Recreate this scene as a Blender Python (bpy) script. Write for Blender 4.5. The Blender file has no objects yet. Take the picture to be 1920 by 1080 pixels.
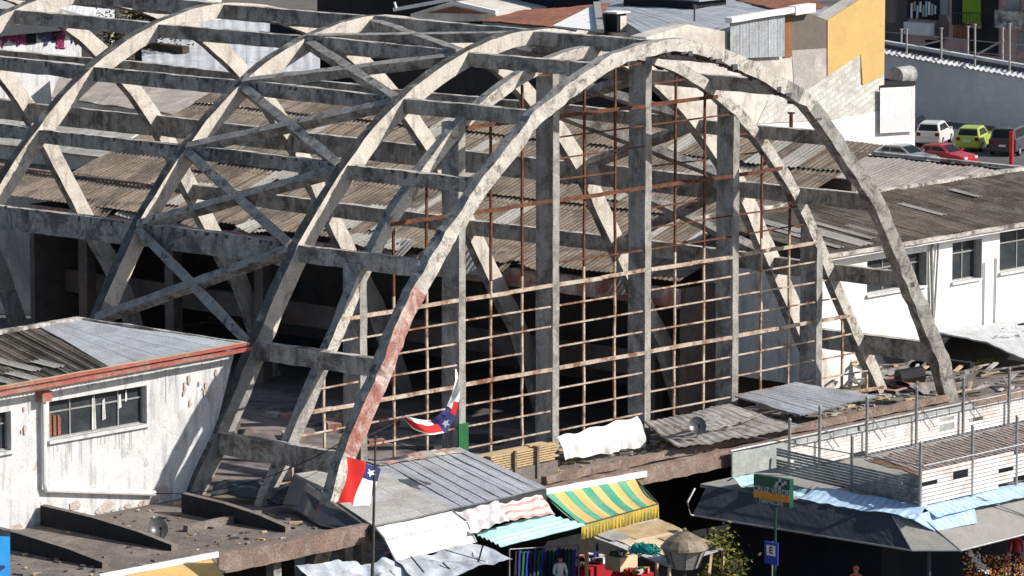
import bpy, bmesh, math, random
from mathutils import Vector, Matrix, noise
random.seed(7)
R = math.radians
V = Vector
scene = bpy.context.scene
COL = scene.collection

# ------------------------------------------------------------------ camera
CAM = V((-131.23, -112.46, 29.45))
YAW, PITCH, F = R(47.56), R(8.436), 9223.8
cam = bpy.data.cameras.new("camera")
cam.sensor_width = 36
cam.lens = F / 1920 * 36
cam.clip_start = 1
cam.clip_end = 3000
camo = bpy.data.objects.new("camera", cam)
COL.objects.link(camo)
camo.location = CAM
camo.rotation_euler = (math.pi / 2 - PITCH, 0, -YAW)
scene.camera = camo
_fw = V((math.sin(YAW) * math.cos(PITCH), math.cos(YAW) * math.cos(PITCH), -math.sin(PITCH)))
_r = V((math.cos(YAW), -math.sin(YAW), 0))
_u = _r.cross(_fw)
def _at(u, v, ax, val):            # survey of the place: a sighted point on a known plane
    d = _fw + _r * ((u - 960) / F) - _u * ((v - 540) / F)
    return CAM + d * ((val - CAM[ax]) / d[ax])
def AX(u, v, x): return _at(u, v, 0, x)
def AY(u, v, y): return _at(u, v, 1, y)
def AZ(u, v, z): return _at(u, v, 2, z)

# ------------------------------------------------------------------ light
w = bpy.data.worlds.new("World")
scene.world = w
w.use_nodes = True
nt = w.node_tree
SUNV = V((.71, -1.0, .84)).normalized()
el = math.asin(SUNV.z)
sky = nt.nodes.new('ShaderNodeTexSky')
sky.sky_type = 'NISHITA'
sky.sun_disc = False
sky.sun_elevation = el
sky.sun_rotation = math.atan2(SUNV.x, SUNV.y)
bg = nt.nodes['Background']
bg.inputs[1].default_value = 0.084
nt.links.new(sky.outputs[0], bg.inputs[0])
sl = bpy.data.lights.new("sun", 'SUN')
sl.energy = 4.3
sl.angle = R(0.5)
sl.color = (1.0, 0.95, 0.88)
so = bpy.data.objects.new("sun", sl)
COL.objects.link(so)
so.location = (60, -80, 80)
so.rotation_euler = SUNV.to_track_quat('Z', 'Y').to_euler()
scene.view_settings.view_transform = 'Standard'
scene.view_settings.look = 'None'
scene.view_settings.exposure = 0.42
scene.view_settings.gamma = 1.0

# ------------------------------------------------------------------ materials
_M = {}
def mat(key, a, b=None, stain=None, ns=1.5, amt=0.5, sat=0.5, ss=0.6, streak=0.0, rough=0.9, metal=0.0, bump=0.25,
        brick=None, stripes=None, fine=0.25, soff=0.1, zst=(1, 1, 0.15), voro=None):
    """weathered procedural surface: two tones mixed by noise, a third by sharper stains, optional vertical streaks"""
    if key in _M: return _M[key]
    m = bpy.data.materials.new(key)
    m.use_nodes = True
    t = m.node_tree
    N, L = t.nodes.new, t.links.new
    bs = t.nodes['Principled BSDF']
    bs.inputs['Roughness'].default_value = rough
    bs.inputs['Metallic'].default_value = metal
    bs.inputs['Specular IOR Level'].default_value = 0.3 if rough < 0.6 else 0.12
    tc = N('ShaderNodeTexCoord')
    b = b or tuple(c * 0.72 for c in a)
    def rgb(c): 
        n = N('ShaderNodeRGB'); n.outputs[0].default_value = (*c, 1); return n.outputs[0]
    def nz(scale, det=6, vec=None, rgh=0.6, dist=0.0):
        n = N('ShaderNodeTexNoise'); n.inputs['Scale'].default_value = scale; n.inputs['Detail'].default_value = det
        n.inputs['Roughness'].default_value = rgh; n.inputs['Distortion'].default_value = dist
        L(vec or tc.outputs['Object'], n.inputs['Vector']); return n.outputs[0]
    def ramp(src, lo, hi):
        n = N('ShaderNodeMapRange'); n.inputs[1].default_value = lo; n.inputs[2].default_value = hi
        n.interpolation_type = 'SMOOTHSTEP'
        L(src, n.inputs[0]); return n.outputs[0]
    def mix(f, c1, c2):
        n = N('ShaderNodeMix'); n.data_type = 'RGBA'
        L(f, n.inputs[0]) if not isinstance(f, float) else setattr(n.inputs[0], 'default_value', f)
        L(c1, n.inputs[6]); L(c2, n.inputs[7]); return n.outputs[2]
    def mul(f, k):
        n = N('ShaderNodeMath'); n.operation = 'MULTIPLY'; L(f, n.inputs[0]); n.inputs[1].default_value = k; return n.outputs[0]
    col = rgb(a)
    if stripes:                       # (list of colours, period m, axis 0=u 1=v)
        cols, per, ax = stripes
        sp = N('ShaderNodeSeparateXYZ'); L(tc.outputs['UV'], sp.inputs[0])
        d = N('ShaderNodeMath'); d.operation = 'DIVIDE'; L(sp.outputs[ax], d.inputs[0]); d.inputs[1].default_value = per
        fr = N('ShaderNodeMath'); fr.operation = 'FRACT'; L(d.outputs[0], fr.inputs[0])
        rp = N('ShaderNodeValToRGB'); rp.color_ramp.interpolation = 'CONSTANT'
        n = len(cols)
        while len(rp.color_ramp.elements) < n: rp.color_ramp.elements.new(0.5)
        for i, c in enumerate(cols):
            rp.color_ramp.elements[i].position = i / n; rp.color_ramp.elements[i].color = (*c, 1)
        L(fr.outputs[0], rp.inputs[0]); col = rp.outputs[0]
        col = mix(mul(ramp(nz(ns), 0.35, 0.7), amt), col, rgb(b))
    else:
        col = mix(mul(ramp(nz(ns), 0.3, 0.7), min(1, amt * 1.6)), col, rgb(b))
    if brick:                         # (sheet width, sheet height, colour variation, mortar, mortar colour)
        bw, bh, var, mo, mc = brick
        n = N('ShaderNodeTexBrick'); n.offset = 0.0 if mo >= 0 else 0.5
        n.inputs['Scale'].default_value = 1; n.inputs['Brick Width'].default_value = bw; n.inputs['Row Height'].default_value = bh
        n.inputs['Mortar Size'].default_value = abs(mo); n.inputs['Mortar Smooth'].default_value = 0.1
        n.inputs['Color1'].default_value = (1 - var, 1 - var, 1 - var, 1); n.inputs['Color2'].default_value = (1 + var, 1 + var, 1 + var, 1)
        n.inputs['Mortar'].default_value = (mc, mc, mc, 1)
        L(tc.outputs['UV'], n.inputs['Vector'])
        mm = N('ShaderNodeMix'); mm.data_type = 'RGBA'; mm.blend_type = 'MULTIPLY'; mm.inputs[0].default_value = 1
        L(col, mm.inputs[6]); L(n.outputs[0], mm.inputs[7]); col = mm.outputs[2]
    if stain:
        s = ramp(nz(ss, 9, None, 0.72, 0.5), 0.62 - soff - sat * 0.2, 0.66 - soff * 0.2)
        col = mix(s if sat >= 0.5 else mul(s, sat * 2), col, rgb(stain))
    if streak:
        mp = N('ShaderNodeMapping'); mp.inputs['Scale'].default_value = zst; L(tc.outputs['Object'], mp.inputs[0])
        s = ramp(nz(3.2, 7, mp.outputs[0], 0.65), 0.48, 0.68)
        col = mix(mul(s, streak), col, rgb(tuple(c * 0.38 for c in b)))
    if fine:
        s = nz(14, 4)
        g = N('ShaderNodeMapRange'); g.inputs[1].default_value = 0.3; g.inputs[2].default_value = 0.7
        g.inputs[3].default_value = 1 - fine; g.inputs[4].default_value = 1 + fine; L(s, g.inputs[0])
        mm = N('ShaderNodeMix'); mm.data_type = 'RGBA'; mm.blend_type = 'MULTIPLY'; mm.inputs[0].default_value = 1
        L(col, mm.inputs[6]); L(g.outputs[0], mm.inputs[7]); col = mm.outputs[2]
    L(col, bs.inputs['Base Color'])
    if bump:
        bn = N('ShaderNodeBump'); bn.inputs['Strength'].default_value = bump; bn.inputs['Distance'].default_value = 0.08
        L(nz(7, 8), bn.inputs['Height']); L(bn.outputs[0], bs.inputs['Normal'])
    _M[key] = m
    return m

M = {}
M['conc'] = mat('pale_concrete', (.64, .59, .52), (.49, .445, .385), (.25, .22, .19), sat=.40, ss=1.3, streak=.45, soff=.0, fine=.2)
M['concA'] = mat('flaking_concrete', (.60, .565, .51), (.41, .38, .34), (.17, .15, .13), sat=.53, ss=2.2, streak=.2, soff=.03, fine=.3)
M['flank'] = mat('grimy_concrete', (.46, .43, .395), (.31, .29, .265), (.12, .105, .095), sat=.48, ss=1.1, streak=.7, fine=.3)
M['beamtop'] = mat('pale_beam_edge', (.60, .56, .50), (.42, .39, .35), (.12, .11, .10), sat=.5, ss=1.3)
M['lichen'] = mat('lichen_black_concrete', (.14, .135, .125), (.05, .049, .046), (.38, .35, .31), sat=.42, ss=1.1, ns=1.2, soff=.02)
M['lichenA'] = mat('lichen_grey_concrete', (.36, .345, .32), (.20, .195, .18), (.05, .05, .048), sat=.46, ss=2.0, ns=2.2, soff=.02)
M['redconc'] = mat('red_washed_concrete', (.62, .55, .50), (.38, .16, .125), (.29, .115, .09), sat=.5, ss=.9, amt=.6, streak=.2, fine=.3)
M['concAdark'] = mat('dirty_grey_concrete', (.38, .365, .335), (.26, .25, .235), (.12, .11, .10), sat=.5, ss=1.6, streak=.3, fine=.3)
M['shadeconc'] = mat('shade_dark_concrete', (.30, .29, .28), (.19, .185, .18), (.50, .46, .41), sat=.3, ss=1.6, streak=.4)  # darker tone that paints shade on the lower left ribs
M['grimestreak'] = mat('grey_run_marks', (.46, .46, .455), (.40, .40, .395), fine=.1)
M['bareplaster'] = mat('bare_plaster_patch', (.50, .41, .36), (.44, .35, .31), (.58, .54, .50), sat=.4, ss=3)
M['lanternhood'] = mat('brown_lantern_hood', (.24, .19, .13), (.15, .12, .085), (.34, .29, .2), sat=.35, ss=3, rough=.5)
M['colfront'] = mat('column_front_concrete', (.40, .385, .355), (.30, .29, .27), (.17, .155, .14), sat=.4, ss=1.3, streak=.3)
M['drip'] = mat('tar_drips', (.11, .11, .112), (.07, .07, .072))
M['column'] = mat('column_concrete', (.44, .435, .43), (.31, .305, .30), (.13, .12, .115), sat=.42, ss=.9, streak=.65)
M['rust'] = mat('rusty_steel', (.125, .055, .035), (.07, .035, .025), (.19, .075, .04), ns=4, ss=3, bump=.1, rough=.8)
M['cream_steel'] = mat('cream_paint_on_rust', (.56, .48, .39), (.42, .31, .22), (.20, .09, .05), ns=1.2, ss=1.6, sat=.5, bump=.1, rough=.7)
M['grey_steel'] = mat('galvanised_steel', (.36, .37, .38), (.26, .27, .28), (.2, .12, .08), sat=.2, rough=.5, metal=.4, bump=.05)
M['asb'] = mat('old_fibre_cement', (.30, .24, .18), (.215, .172, .132), (.115, .095, .078), sat=.42, ss=.5, brick=(1.05, 2.2, .14, .035, .45), streak=.0)
M['asb_pale'] = mat('pale_fibre_cement', (.44, .42, .38), (.35, .34, .30), (.25, .24, .20), sat=.4, ss=.3, brick=(1.05, 4.5, .08, .02, .7))
M['asb_dark'] = mat('mossy_fibre_cement', (.165, .14, .108), (.105, .09, .068), (.26, .23, .19), sat=.32, ss=.7, brick=(1.0, 2.6, .3, .02, .5))
M['asb_beige'] = mat('beige_fibre_cement', (.46, .41, .35), (.36, .32, .28), (.24, .21, .18), sat=.3, ss=.4, brick=(1.2, 20, .06, .02, .75), streak=.25, zst=(.12, 1.0, 1))
M['zinc'] = mat('weathered_zinc_sheet', (.42, .44, .47), (.33, .35, .38), (.24, .22, .20), sat=.25, ss=.7, brick=(.85, 30, .12, .025, .5), rough=.6, bump=.1)
M['zinc_pale'] = mat('pale_zinc_sheet', (.60, .61, .62), (.50, .51, .52), (.38, .36, .33), sat=.3, ss=.6, brick=(.9, 30, .06, .02, .7), rough=.6, bump=.1)
M['tin'] = mat('dirty_tin_sheet', (.40, .385, .36), (.29, .275, .255), (.19, .16, .14), sat=.4, ss=.8, brick=(.8, 30, .15, .02, .6), rough=.7, bump=.2)
M['fibre'] = mat('grey_fibre_panel', (.45, .445, .43), (.37, .365, .35), (.28, .26, .24), sat=.35, ss=.7, brick=(2.4, 1.3, .06, .02, .65), rough=.8)
M['white_wall'] = mat('stained_white_render', (.70, .70, .70), (.57, .575, .58), (.40, .36, .33), sat=.36, ss=1.3, streak=.5, soff=.0, fine=.12)
M['white_clean'] = mat('clean_white_render', (.80, .795, .78), (.74, .735, .72), (.55, .52, .48), sat=.2, ss=.6, streak=.12, fine=.08)
M['party'] = mat('mottled_party_wall', (.72, .67, .60), (.58, .53, .47), (.42, .37, .33), sat=.45, ss=.3, streak=.3, fine=.15)
M['party_brick'] = mat('whitewashed_brick', (.68, .66, .62), (.54, .52, .48), (.40, .37, .33), sat=.4, ss=.5, brick=(.9, .35, .08, -.03, .72), fine=.15)
M['party_grey'] = mat('grey_render', (.42, .39, .36), (.32, .30, .28), (.55, .51, .47), sat=.35, ss=.5, fine=.2)
M['yellow'] = mat('yellow_render', (.64, .42, .165), (.57, .375, .15), (.46, .31, .14), sat=.2, ss=.35, fine=.06, amt=.3)
M['brown'] = mat('brown_render', (.17, .145, .125), (.14, .12, .105), fine=.1)
M['rustsheet'] = mat('rusty_sheet', (.30, .13, .07), (.2, .1, .06), (.15, .12, .08))
M['greywall'] = mat('grey_block_wall', (.74, .735, .73), (.66, .655, .65), (.54, .53, .53), sat=.3, ss=.25, brick=(1.2, .5, .05, -.02, .9), fine=.1)
M['pink'] = mat('pink_render', (.60, .41, .36), (.50, .34, .30), (.24, .17, .15), sat=.3, ss=.4)
M['terracotta'] = mat('terracotta_roof', (.33, .14, .085), (.24, .105, .07), (.15, .08, .06), sat=.35, ss=.5, brick=(.4, .8, .15, .04, .7))
M['redpaint'] = mat('faded_red_paint', (.40, .125, .095), (.30, .09, .07), (.34, .25, .20), sat=.4, ss=1.2, rough=.6, fine=.1)
M['redbright'] = mat('red_paint', (.52, .035, .03), (.42, .03, .03), rough=.5, fine=.05)
M['dark'] = mat('near_black', (.035, .035, .037), (.022, .022, .024), fine=.3)  # plain near-black; also paints shade on the canopy upstand sides
M['darkroof'] = mat('bitumen_black', (.02, .021, .025), (.013, .014, .017), rough=.8)
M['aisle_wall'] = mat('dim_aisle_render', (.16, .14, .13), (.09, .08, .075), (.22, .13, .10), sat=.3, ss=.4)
M['floor'] = mat('hall_floor', (.30, .25, .23), (.19, .165, .155), (.09, .08, .075), sat=.5, ss=.4)
M['slab'] = mat('stained_roof_slab', (.19, .165, .145), (.13, .112, .10), (.27, .23, .195), sat=.35, ss=.7, streak=.0, fine=.35)
M['slabred'] = mat('brown_fascia', (.25, .17, .135), (.16, .12, .10), (.32, .26, .22), sat=.4, ss=1.2, fine=.35)
M['ground'] = mat('dusty_ground', (.17, .155, .14), (.12, .11, .10), (.08, .075, .07), sat=.4, ss=.1)
M['asphalt'] = mat('lot_asphalt', (.12, .12, .123), (.09, .09, .092), (.19, .185, .18), sat=.3, ss=.15)
M['glassdark'] = mat('dusty_glass', (.03, .036, .042), (.06, .065, .07), rough=.15, bump=0, fine=.1)
M['frame_grey'] = mat('grey_window_frame', (.33, .33, .32), (.25, .25, .24), rough=.6)
M['black'] = mat('black_plastic', (.02, .02, .022), (.012, .012, .014), rough=.5, bump=0)
M['rubber'] = mat('tyre_rubber', (.025, .025, .026), (.018, .018, .018), rough=.8, bump=0)
M['alloy'] = mat('wheel_alloy', (.55, .56, .58), (.45, .46, .48), rough=.35, metal=.6, bump=0)
M['white_pvc'] = mat('white_awning_cloth', (.80, .79, .76), (.70, .69, .66), (.55, .52, .48), sat=.2, ss=1, streak=.1, fine=.06, rough=.7)
M['bluetarp'] = mat('pale_blue_tarp', (.52, .56, .61), (.40, .44, .49), (.30, .31, .32), sat=.36, ss=1.2, fine=.1, rough=.6, bump=.4)
M['sky_tarp'] = mat('sky_blue_tarp', (.36, .56, .76), (.30, .48, .68), (.55, .68, .80), sat=.3, ss=1.2, fine=.08, rough=.55, stripes=([(.36, .56, .76), (.60, .73, .85)], .32, 0), bump=.4)
M['turq'] = mat('turquoise_sheet', (.38, .62, .62), (.50, .68, .67), (.30, .48, .48), sat=.3, ss=1, stripes=([(.34, .60, .60), (.44, .68, .68), (.56, .74, .74)], .36, 1), fine=.08, rough=.6)
M['pinkstripe'] = mat('faded_red_stripe_cloth', (.7, .6, .55), (.66, .58, .52), stripes=([(.74, .68, .62), (.56, .27, .23), (.72, .62, .56)], .42, 1), fine=.1)
M['whitecloth'] = mat('patterned_pale_cloth', (.72, .70, .68), (.58, .55, .54), (.48, .42, .44), sat=.3, ss=2.5, fine=.12)
M['greenyellow'] = mat('green_and_yellow_stripe_cloth', (.7, .5, .2), (.52, .46, .30), stripes=([(.07, .36, .23), (.72, .48, .17)], .86, 0), amt=.25, fine=.1)
M['valance'] = mat('ochre_valance_cloth', (.60, .43, .08), (.42, .33, .08), (.25, .26, .10), sat=.3, ss=1.4, fine=.15)
M['ochre'] = mat('ochre_canvas', (.58, .38, .14), (.50, .33, .13), (.4, .3, .16), sat=.2, ss=.8, fine=.08)
M['navyawn'] = mat('charcoal_awning_cloth', (.06, .068, .085), (.05, .057, .07), fine=.1, rough=.8)
M['greyawn'] = mat('grey_awning_cloth', (.31, .30, .275), (.27, .26, .24), (.38, .36, .33), sat=.2, ss=.8, fine=.08)
M['slatwhite'] = mat('white_slat_paint', (.76, .745, .72), (.67, .65, .63), (.42, .35, .30), sat=.3, ss=1.6, fine=.08, rough=.6)
M['slatshade'] = mat('shaded_white_slat', (.30, .31, .32), (.20, .21, .22), (.10, .10, .10), sat=.4, ss=1.2, fine=.15)  # white slat colour with the shade of the kiosk side painted in
M['translucent'] = mat('milky_plastic_sheet', (.50, .52, .50), (.36, .39, .38), (.30, .32, .31), sat=.3, ss=.5, rough=.35, streak=.2, zst=(.6, .6, .3), fine=.1)
M['thatch'] = mat('rusty_mesh_roof', (.20, .13, .09), (.30, .20, .14), (.12, .08, .06), sat=.4, ss=1.5, fine=.3)
M['timber'] = mat('sawn_timber', (.56, .42, .24), (.48, .35, .20), (.34, .25, .15), sat=.25, ss=1.5, fine=.15)
M['plywood'] = mat('plywood_and_cardboard', (.78, .64, .44), (.70, .56, .37), (.52, .42, .28), sat=.3, ss=1.2, fine=.1)
M['greenpaint'] = mat('green_paint', (.03, .15, .06), (.025, .11, .05), fine=.15, rough=.6)
M['signgreen'] = mat('sign_green', (.012, .085, .055), (.012, .07, .05), fine=.03, bump=0, rough=.4)
M['signorange'] = mat('sign_orange', (.62, .24, .03), (.55, .21, .03), fine=.03, bump=0, rough=.4)
M['signblue'] = mat('sign_blue', (.03, .06, .42), (.03, .05, .36), fine=.03, bump=0, rough=.4)
M['signwhite'] = mat('sign_white', (.78, .78, .76), (.72, .72, .7), fine=.03, bump=0, rough=.4)
M['signgrey'] = mat('sign_faded_white', (.40, .41, .42), (.34, .35, .36), fine=.05, bump=0, rough=.5)
M['bannerblue'] = mat('bright_blue_banner', (.02, .26, .62), (.02, .22, .56), fine=.04, bump=0, rough=.5)
M['flagred'] = mat('flag_red', (.62, .035, .03), (.5, .03, .03), fine=.06, bump=.1)
M['flagblue'] = mat('flag_blue', (.045, .05, .17), (.035, .042, .13), fine=.06, bump=.1)
M['flagwhite'] = mat('flag_white', (.80, .79, .77), (.72, .71, .70), fine=.05, bump=.1)
M['pole'] = mat('dark_pole', (.10, .085, .07), (.07, .06, .05))
M['rope'] = mat('teal_rope', (.02, .27, .25), (.015, .19, .19), fine=.3)
M['leaf'] = mat('leaf_green', (.075, .10, .025), (.12, .11, .03), (.05, .06, .02), ns=3, fine=.3, bump=0)
M['leafbright'] = mat('leaf_yellow_green', (.20, .19, .035), (.13, .14, .03), (.09, .09, .025), ns=3, fine=.3, bump=0)
M['leafred'] = mat('leaf_autumn', (.13, .075, .03), (.09, .085, .03), (.06, .05, .025), ns=3, fine=.3, bump=0)
M['bark'] = mat('bark', (.09, .07, .05), (.06, .045, .035))
M['moss'] = mat('yellow_green_weeds', (.22, .20, .05), (.15, .15, .04), fine=.3)
M['skin'] = mat('skin', (.50, .30, .21), (.44, .26, .18), fine=.05, bump=0, rough=.6)
M['clothred'] = mat('red_garment', (.42, .025, .03), (.34, .02, .03), fine=.1, bump=.1)
M['clothdark'] = mat('dark_garment', (.03, .032, .045), (.02, .022, .03), fine=.1, bump=.1)
M['clothorange'] = mat('orange_garment', (.70, .14, .04), (.6, .12, .03), fine=.1, bump=.1)
M['hair'] = mat('dark_hair', (.02, .016, .013), (.015, .012, .01), bump=0)
M['petalwhite'] = mat('white_petals', (.75, .74, .70), (.68, .66, .6), bump=0)
M['petalorange'] = mat('orange_petals', (.72, .25, .03), (.6, .18, .03), bump=0)
M['graffiti'] = mat('graffiti_pink', (.50, .10, .22), (.35, .08, .2), bump=0)
M['graffitiblue'] = mat('graffiti_violet', (.20, .16, .30), (.14, .12, .22), bump=0)
M['limegreen'] = mat('lime_green_render', (.22, .36, .03), (.19, .31, .03), fine=.05)
def paint(key, c):
    m = mat(key, c, tuple(x * .93 for x in c), fine=.02, bump=0, rough=.3)
    m.node_tree.nodes['Principled BSDF'].inputs['Coat Weight'].default_value = .5
    M[key] = m
paint('carwhite', (.74, .74, .72)); paint('carlime', (.45, .55, .09)); paint('cargrey', (.06, .065, .07))
paint('carred', (.40, .02, .025)); paint('carsilver', (.20, .22, .24)); paint('carnavy', (.02, .025, .045)); paint('taxiyellow', (.75, .5, .08))
M['lampred'] = mat('tail_lamp', (.22, .01, .01), rough=.2, bump=0)
M['lampclear'] = mat('clear_lamp', (.6, .6, .6), rough=.15, bump=0)

# ------------------------------------------------------------------ mesh builder
def nv(p, s=1.3, a=.04):
    return noise.noise_vector(p * s) * a
class MB:
    def __init__(s): s.v, s.f, s.m, s.uv, s.sm = [], [], [], [], False
    def face(s, pts, mi=0, uv=None):
        b = len(s.v); s.v += [V(p) for p in pts]; s.f.append(tuple(range(b, b + len(pts)))); s.m.append(mi)
        if uv is None:
            p0 = V(pts[0]); e = (V(pts[1]) - p0); l = e.length or 1; e = e / l
            n = e.cross(V(pts[-1]) - p0); n = n.normalized() if n.length > 1e-9 else V((0, 0, 1)); g = n.cross(e)
            uv = [((V(p) - p0).dot(e), (V(p) - p0).dot(g)) for p in pts]
        s.uv.append(uv)
    def grid(s, P, mi=0, UV=None, smooth=False):
        b = len(s.v); nr, nc = len(P), len(P[0])
        for r in P: s.v += [V(p) for p in r]
        for i in range(nr - 1):
            for j in range(nc - 1):
                q = ((i, j), (i, j + 1), (i + 1, j + 1), (i + 1, j))
                s.f.append(tuple(b + a * nc + c for a, c in q)); s.m.append(mi)
                s.uv.append([UV[a][c] for a, c in q] if UV else [(0, 0)] * 4)
        if smooth: s.sm = True
    def prism(s, poly, ext, mi=0, mside=None):
        ext = V(ext); a = [V(p) for p in poly]; b = [p + ext for p in a]
        ms = mi if mside is None else mside
        s.face(a, mi); s.face(b[::-1], mi)
        n = len(a)
        for i in range(n):
            j = (i + 1) % n
            s.face([a[j], a[i], b[i], b[j]], ms)
    def box(s, c, d, mi=0, rz=0, mtop=None):
        x, y, z = (k / 2 for k in d); Mx = Matrix.Rotation(rz, 3, 'Z'); c = V(c)
        p = [Mx @ V((i * x, j * y, k * z)) + c for i, j, k in ((-1,-1,-1),(1,-1,-1),(1,1,-1),(-1,1,-1),(-1,-1,1),(1,-1,1),(1,1,1),(-1,1,1))]
        for q in ((0,3,2,1),(0,1,5,4),(1,2,6,5),(2,3,7,6),(3,0,4,7)): s.face([p[i] for i in q], mi)
        s.face([p[i] for i in (4,5,6,7)], mi if mtop is None else mtop)
    def beam(s, a, b, wd, h, up=(0, 0, 1), n=1, jit=0.0, mi=0, mtop=None, taper=1.0):
        a, b = V(a), V(b); d = (b - a).normalized(); sd = d.cross(V(up)).normalized(); u = sd.cross(d)
        rings = []
        for i in range(n + 1):
            c = a.lerp(b, i / n); k = 1 + (taper - 1) * i / n
            ring = [c + sd * (x * wd / 2 * k) + u * (y * h / 2 * k) for x, y in ((-1,-1),(1,-1),(1,1),(-1,1))]
            if jit: ring = [p + nv(p, 1.7, jit) + nv(p, 6, jit * .5) for p in ring]
            rings.append(ring)
        L = (b - a).length
        s.loft(rings, [mi, mi, mi if mtop is None else mtop, mi], L, mi)
    def loft(s, rings, mis, L=1.0, mcap=0, cap=True):
        n = len(rings); k = len(rings[0]); b0 = len(s.v)
        for r in rings: s.v += [V(p) for p in r]
        for i in range(n - 1):
            for j in range(k):
                j2 = (j + 1) % k
                s.f.append((b0 + i * k + j, b0 + i * k + j2, b0 + (i + 1) * k + j2, b0 + (i + 1) * k + j)); s.m.append(mis[j])
                u0, u1 = L * i / (n - 1), L * (i + 1) / (n - 1)
                s.uv.append([(u0, 0), (u0, 1), (u1, 1), (u1, 0)])
        if cap:
            s.face(rings[0][::-1], mcap); s.face(rings[-1], mcap)
    def tube(s, path, r, n=6, mi=0, cap=True):
        path = [V(p) for p in path]; rings = []
        rs = r if isinstance(r, (list, tuple)) else [r] * len(path)
        for i, p in enumerate(path):
            d = (path[min(i + 1, len(path) - 1)] - path[max(i - 1, 0)]).normalized()
            x = d.cross(V((0, 0, 1)) if abs(d.z) < .9 else V((1, 0, 0))).normalized(); y = d.cross(x)
            rings.append([p + (x * math.cos(t) + y * math.sin(t)) * rs[i] for t in (k * 2 * math.pi / n for k in range(n))])
        s.loft(rings, [mi] * n, 1, mi, cap)
    def sheet(s, p00, p10, p11, p01, nu, nvv, mi=0, wave=None, thick=0.03, jit=0.0, fn=None, medge=None):
        """sheet spanned by four corners (u along 00-10, v along 00-01); wave=(amplitude, length m, axis 0/1)"""
        p00, p10, p11, p01 = map(V, (p00, p10, p11, p01))
        nrm = (p10 - p00).cross(p01 - p00).normalized()
        if nrm.z < 0: nrm = -nrm
        Lu = ((p10 - p00).length + (p11 - p01).length) / 2; Lv = ((p01 - p00).length + (p11 - p10).length) / 2
        T, B, UV = [], [], []
        for i in range(nvv + 1):
            t, b, q = [], [], []
            for j in range(nu + 1):
                u, v = j / nu, i / nvv
                p = p00.lerp(p10, u).lerp(p01.lerp(p11, u), v)
                if wave:
                    l = (u * Lu, v * Lv)[wave[2]]
                    p = p + nrm * (wave[0] * math.sin(2 * math.pi * l / wave[1]))
                if jit: p = p + nrm * (noise.noise(p * .8) * jit + noise.noise(p * 2.7) * jit * .5)
                if fn: p = fn(p, u, v)
                t.append(p); b.append(p - nrm * thick); q.append((u * Lu, v * Lv))
            T.append(t); B.append(b); UV.append(q)
        s.grid(T, mi, UV); s.grid([r[::-1] for r in B], mi if medge is None else medge)
        me = mi if medge is None else medge
        e1 = [T[0], B[0]]; e2 = [B[-1], T[-1]]
        s.grid(e1, me); s.grid(e2, me)
        s.grid([[r[0] for r in B], [r[0] for r in T]], me); s.grid([[r[-1] for r in T], [r[-1] for r in B]], me)
    def build(s, name, mats, parent=None, origin=None, smooth=False):
        o = V(origin) if origin is not None else (parent_world(parent) if parent else V((0, 0, 0)))
        me = bpy.data.meshes.new(name)
        me.from_pydata([p - o for p in s.v], [], s.f)
        ul = me.uv_layers.new(name="uv")
        k = 0
        for q in s.uv:
            for c in q: ul.data[k].uv = c; k += 1
        if not isinstance(mats, (list, tuple)): mats = [mats]
        for m in mats: me.materials.append(M[m])
        me.polygons.foreach_set('material_index', s.m)
        if smooth or s.sm: me.polygons.foreach_set('use_smooth', [True] * len(s.f))
        me.update()
        ob = bpy.data.objects.new(name, me); COL.objects.link(ob)
        if parent: ob.parent = parent
        else: ob.location = o
        return ob
def parent_world(p):
    q = V((0, 0, 0))
    while p: q = q + p.location; p = p.parent
    return q
def thing(name, label, cat, loc, group=None):
    o = bpy.data.objects.new(name, None); COL.objects.link(o); o.location = V(loc)
    o.empty_display_size = .2
    o['label'] = label; o['category'] = cat
    if group: o['group'] = group
    return o
def tag(o, label, cat, group=None):
    o['label'] = label; o['category'] = cat
    if group: o['group'] = group
    return o
def struct(o, kind='structure'): o['kind'] = kind; return o
def copy_tree(o, parent=None):
    c = o.copy(); COL.objects.link(c)
    if parent: c.parent = parent
    for ch in list(o.children): copy_tree(ch, c)
    return c
def quad_rect(m, a, b, c, d, mi=0): m.face([a, b, c, d], mi)
def lerp(a, b, t): return a + (b - a) * t
G = -6.0
SZ = -2.12
# ================================================================== setting
def zwave(x, y): return 0
gm = MB(); gm.face([(-400, -300, G), (700, -300, G), (700, 700, G), (-400, 700, G)])
struct(gm.build('ground', 'ground'))
am = MB(); am.face([(72, 30, G + .004), (130, 30, G + .004), (130, 100, G + .004), (72, 100, G + .004)])
struct(am.build('car_park', 'asphalt'))

# ================================================================== the hall
hall = thing('market_hall', 'ruined concrete market hall of bare arched ribs with a rusty glazing grid', 'market hall', (0, 0, G))
AY_ = [0.0, 3.5, 6.5, 14.5, 22.5, 30.6, 38.7, 46.8, 54.9]     # front faces of the ribs
RT = .4                                                        # rib thickness along the hall
half = [(-19.05, -6.0), (-17.4, -2.1), (-16, 0), (-14.13, 2.92), (-12.04, 6.06), (-9.61, 8.62), (-6.78, 10.72), (-3.45, 12.10), (0, 12.62)]
prof = half + [(-x, z) for x, z in half[-2::-1]]
def smooth_curve(pts, k=6):
    out = []
    n = len(pts)
    for i in range(n - 1):
        p0, p1, p2, p3 = (V((*pts[max(0, min(n - 1, i + d))], 0)) for d in (-1, 0, 1, 2))
        for q in range(k):
            t = q / k
            p = .5 * ((2 * p1) + (p2 - p0) * t + (2 * p0 - 5 * p1 + 4 * p2 - p3) * t * t + (3 * p1 - p0 - 3 * p2 + p3) * t ** 3)
            out.append((p.x, p.y))
    out.append(pts[-1])
    return out
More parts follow.
